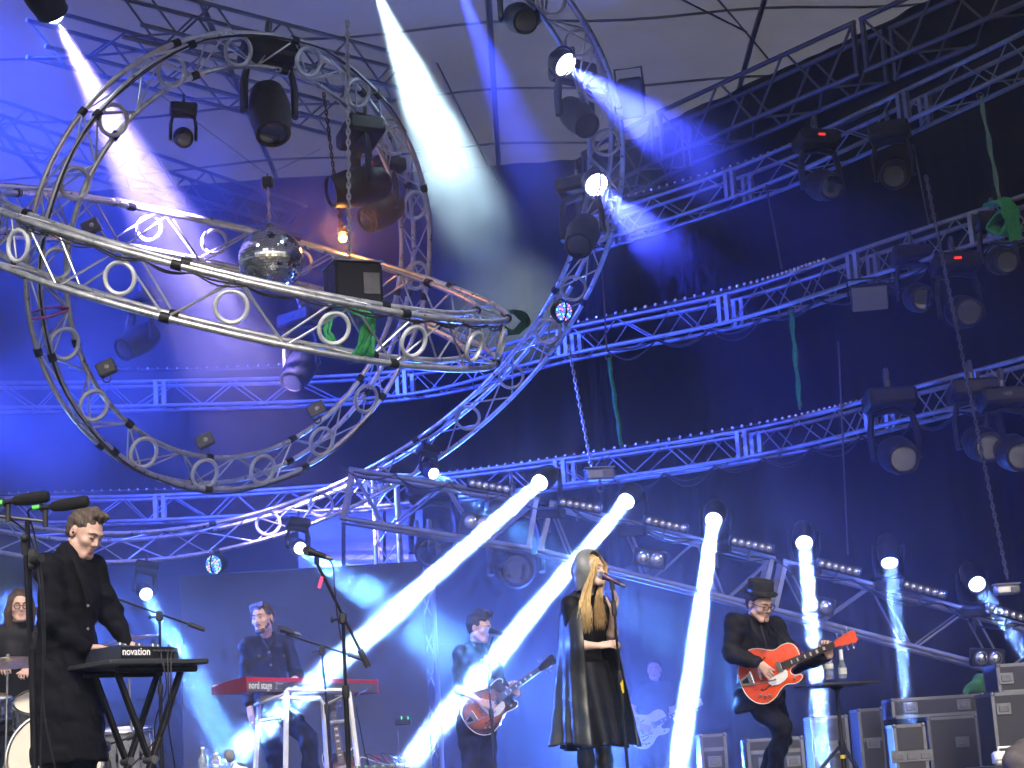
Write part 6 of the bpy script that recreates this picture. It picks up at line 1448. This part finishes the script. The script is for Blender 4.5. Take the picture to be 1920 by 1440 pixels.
for i, (x, y, d_) in enumerate([(594, 768, 16.3), (385, 826, 16.6), (200, 690, 15.6), (172, 425, 16.4)]):
    bx = thing('control_box', ['small grey control box clamped on the lower right of the upright circle', 'small control box above the bottom of the upright circle', 'small control box inside the lower left of the upright circle', 'small control box inside the upper left of the upright circle'][i], 'box', P(x, y, d_)); p = P(x, y, d_)
    q = MB(); q.bbox(p, (.16, .10, .12), .012, Matrix.Rotation(-.4, 3, 'Y').to_4x4()); part('housing', q, GREYP, bx); q = MB(); q.sph(p + V((.01, -.052, .0)), .022, 10, 8); part('round_cap', q, WHT, bx); q = MB(); q.torus(p + V((.0, 0, -.09)), (0, 1, 0), .035, .008, 14, 6); part('clamp', q, STEEL, bx)
# ------------------------------------------------------------------ haze
q = MB(); q.box((0, 14, 4.5), (62, 56, 14))
hz = obj('haze', q.mesh('haze', [], False)); tag(hz, kind='stuff')
HM = bpy.data.materials.new('haze'); HM.use_nodes = True; n = HM.node_tree.nodes; n.clear()
pv = n.new('ShaderNodeVolumePrincipled'); pv.inputs['Color'].default_value = (.93, .95, 1, 1); pv.inputs['Density'].default_value = HAZE_D; pv.inputs['Anisotropy'].default_value = .5
o_ = n.new('ShaderNodeOutputMaterial'); HM.node_tree.links.new(pv.outputs[0], o_.inputs['Volume']); HM.cycles.homogeneous_volume = True if hasattr(HM.cycles, 'homogeneous_volume') else None
hz.data.materials.append(HM)
# ---- smoke drifting on the stage: soft-edged uneven clouds
def smoke(c, r, dens, seed, nscale=1.6, contrast=.8, g=.3):
    q = MB(); q.sph((0, 0, 0), 1, 28, 16); o = obj('smoke', q.mesh('smoke', [], True, 180), None, Matrix.Translation(c) @ Matrix.Diagonal((*r, 1))); tag(o, kind='stuff')
    M = bpy.data.materials.new('smoke'); M.use_nodes = True; n = M.node_tree.nodes; L = M.node_tree.links; n.clear()
    def nd(t, **k):
        x = n.new(t)
        for a_, b_ in k.items(): setattr(x, a_, b_)
        return x
    tc = nd('ShaderNodeTexCoord'); ln = nd('ShaderNodeVectorMath', operation='LENGTH'); L.new(tc.outputs['Object'], ln.inputs[0])
    fr = nd('ShaderNodeMapRange', interpolation_type='SMOOTHSTEP'); fr.inputs[1].default_value = 1.0; fr.inputs[2].default_value = .15; L.new(ln.outputs['Value'], fr.inputs[0])
    mp = nd('ShaderNodeMapping'); mp.inputs['Location'].default_value = (seed * 3.7, seed * 1.3, seed * 2.1); mp.inputs['Scale'].default_value = (max(r[0], .3) * .8, max(r[1], .3) * .8, max(r[2], .3) * .8); L.new(tc.outputs['Object'], mp.inputs[0])
    nz = nd('ShaderNodeTexNoise'); nz.inputs['Scale'].default_value = nscale; nz.inputs['Detail'].default_value = 1; L.new(mp.outputs[0], nz.inputs['Vector'])
    nr = nd('ShaderNodeMapRange'); nr.inputs[1].default_value = .35; nr.inputs[2].default_value = .65; nr.inputs[3].default_value = 1 - contrast; nr.inputs[4].default_value = 1 + contrast; L.new(nz.outputs[0], nr.inputs[0])
    m1 = nd('ShaderNodeMath', operation='MULTIPLY'); L.new(fr.outputs[0], m1.inputs[0]); L.new(nr.outputs[0], m1.inputs[1])
    m2 = nd('ShaderNodeMath', operation='MULTIPLY'); m2.inputs[1].default_value = dens; L.new(m1.outputs[0], m2.inputs[0])
    pv = nd('ShaderNodeVolumePrincipled'); pv.inputs['Color'].default_value = (.95, .96, 1, 1); pv.inputs['Anisotropy'].default_value = g; L.new(m2.outputs[0], pv.inputs['Density'])
    oo = nd('ShaderNodeOutputMaterial'); L.new(pv.outputs[0], oo.inputs['Volume']); o.data.materials.append(M)
smoke(P(10, 430, 17.7), (4.6, 3.8, 5.2), .11, 1, 1.6, .6)
smoke(P(810, 170, 18.0), (2.8, 4.0, 3.4), .08, 7)
smoke(P(630, 430, 17.3), (1.6, 1.0, 1.5), .30, 8)
smoke(P(1170, 260, 16.4), (1.5, 1.6, 1.5), .10, 9)
smoke(V((-.9, 16.8, 1.0)), (6.6, 5.4, 2.9), .052, 4, 1.6, .6)
# ------------------------------------------------------------------ kinds that repeat share a group
GROUPS = dict(moving_head='moving-head lamps on the rig', flight_case='flight cases stacked behind the band', blinder_bar='blinder bars along the slanted truss', led_can='led cans on the big circle', truss='trusses of the stage rig', truss_tower='vertical truss towers', bulb_strip='rows of small bulbs on the trusses',
              hoist_chain='hoist chains', chain_hoist='chain hoists', green_sling='green slings on the trusses', microphone='vocal microphones', microphone_stand='microphone stands', foam_microphone='foam-covered microphones', bottle='bottles on stage', electric_guitar='electric guitars', drum='drums of the kit', cymbal='cymbals of the kit',
              control_box='control boxes on the upright circle', cable_loom='cable looms on the trusses', hanging_cable='cables hanging at the right', person='the band', keyboard_stand='keyboard stands', flood_light='flood lights', roof_rod='thin roof rods', guy_wire='wires of the mirror ball', red_tube_light='red light bars')
for o in COL.objects:
    k = o.name.split('.')[0]
    if o.parent is None and k in GROUPS and 'group' not in o: o['group'] = GROUPS[k]
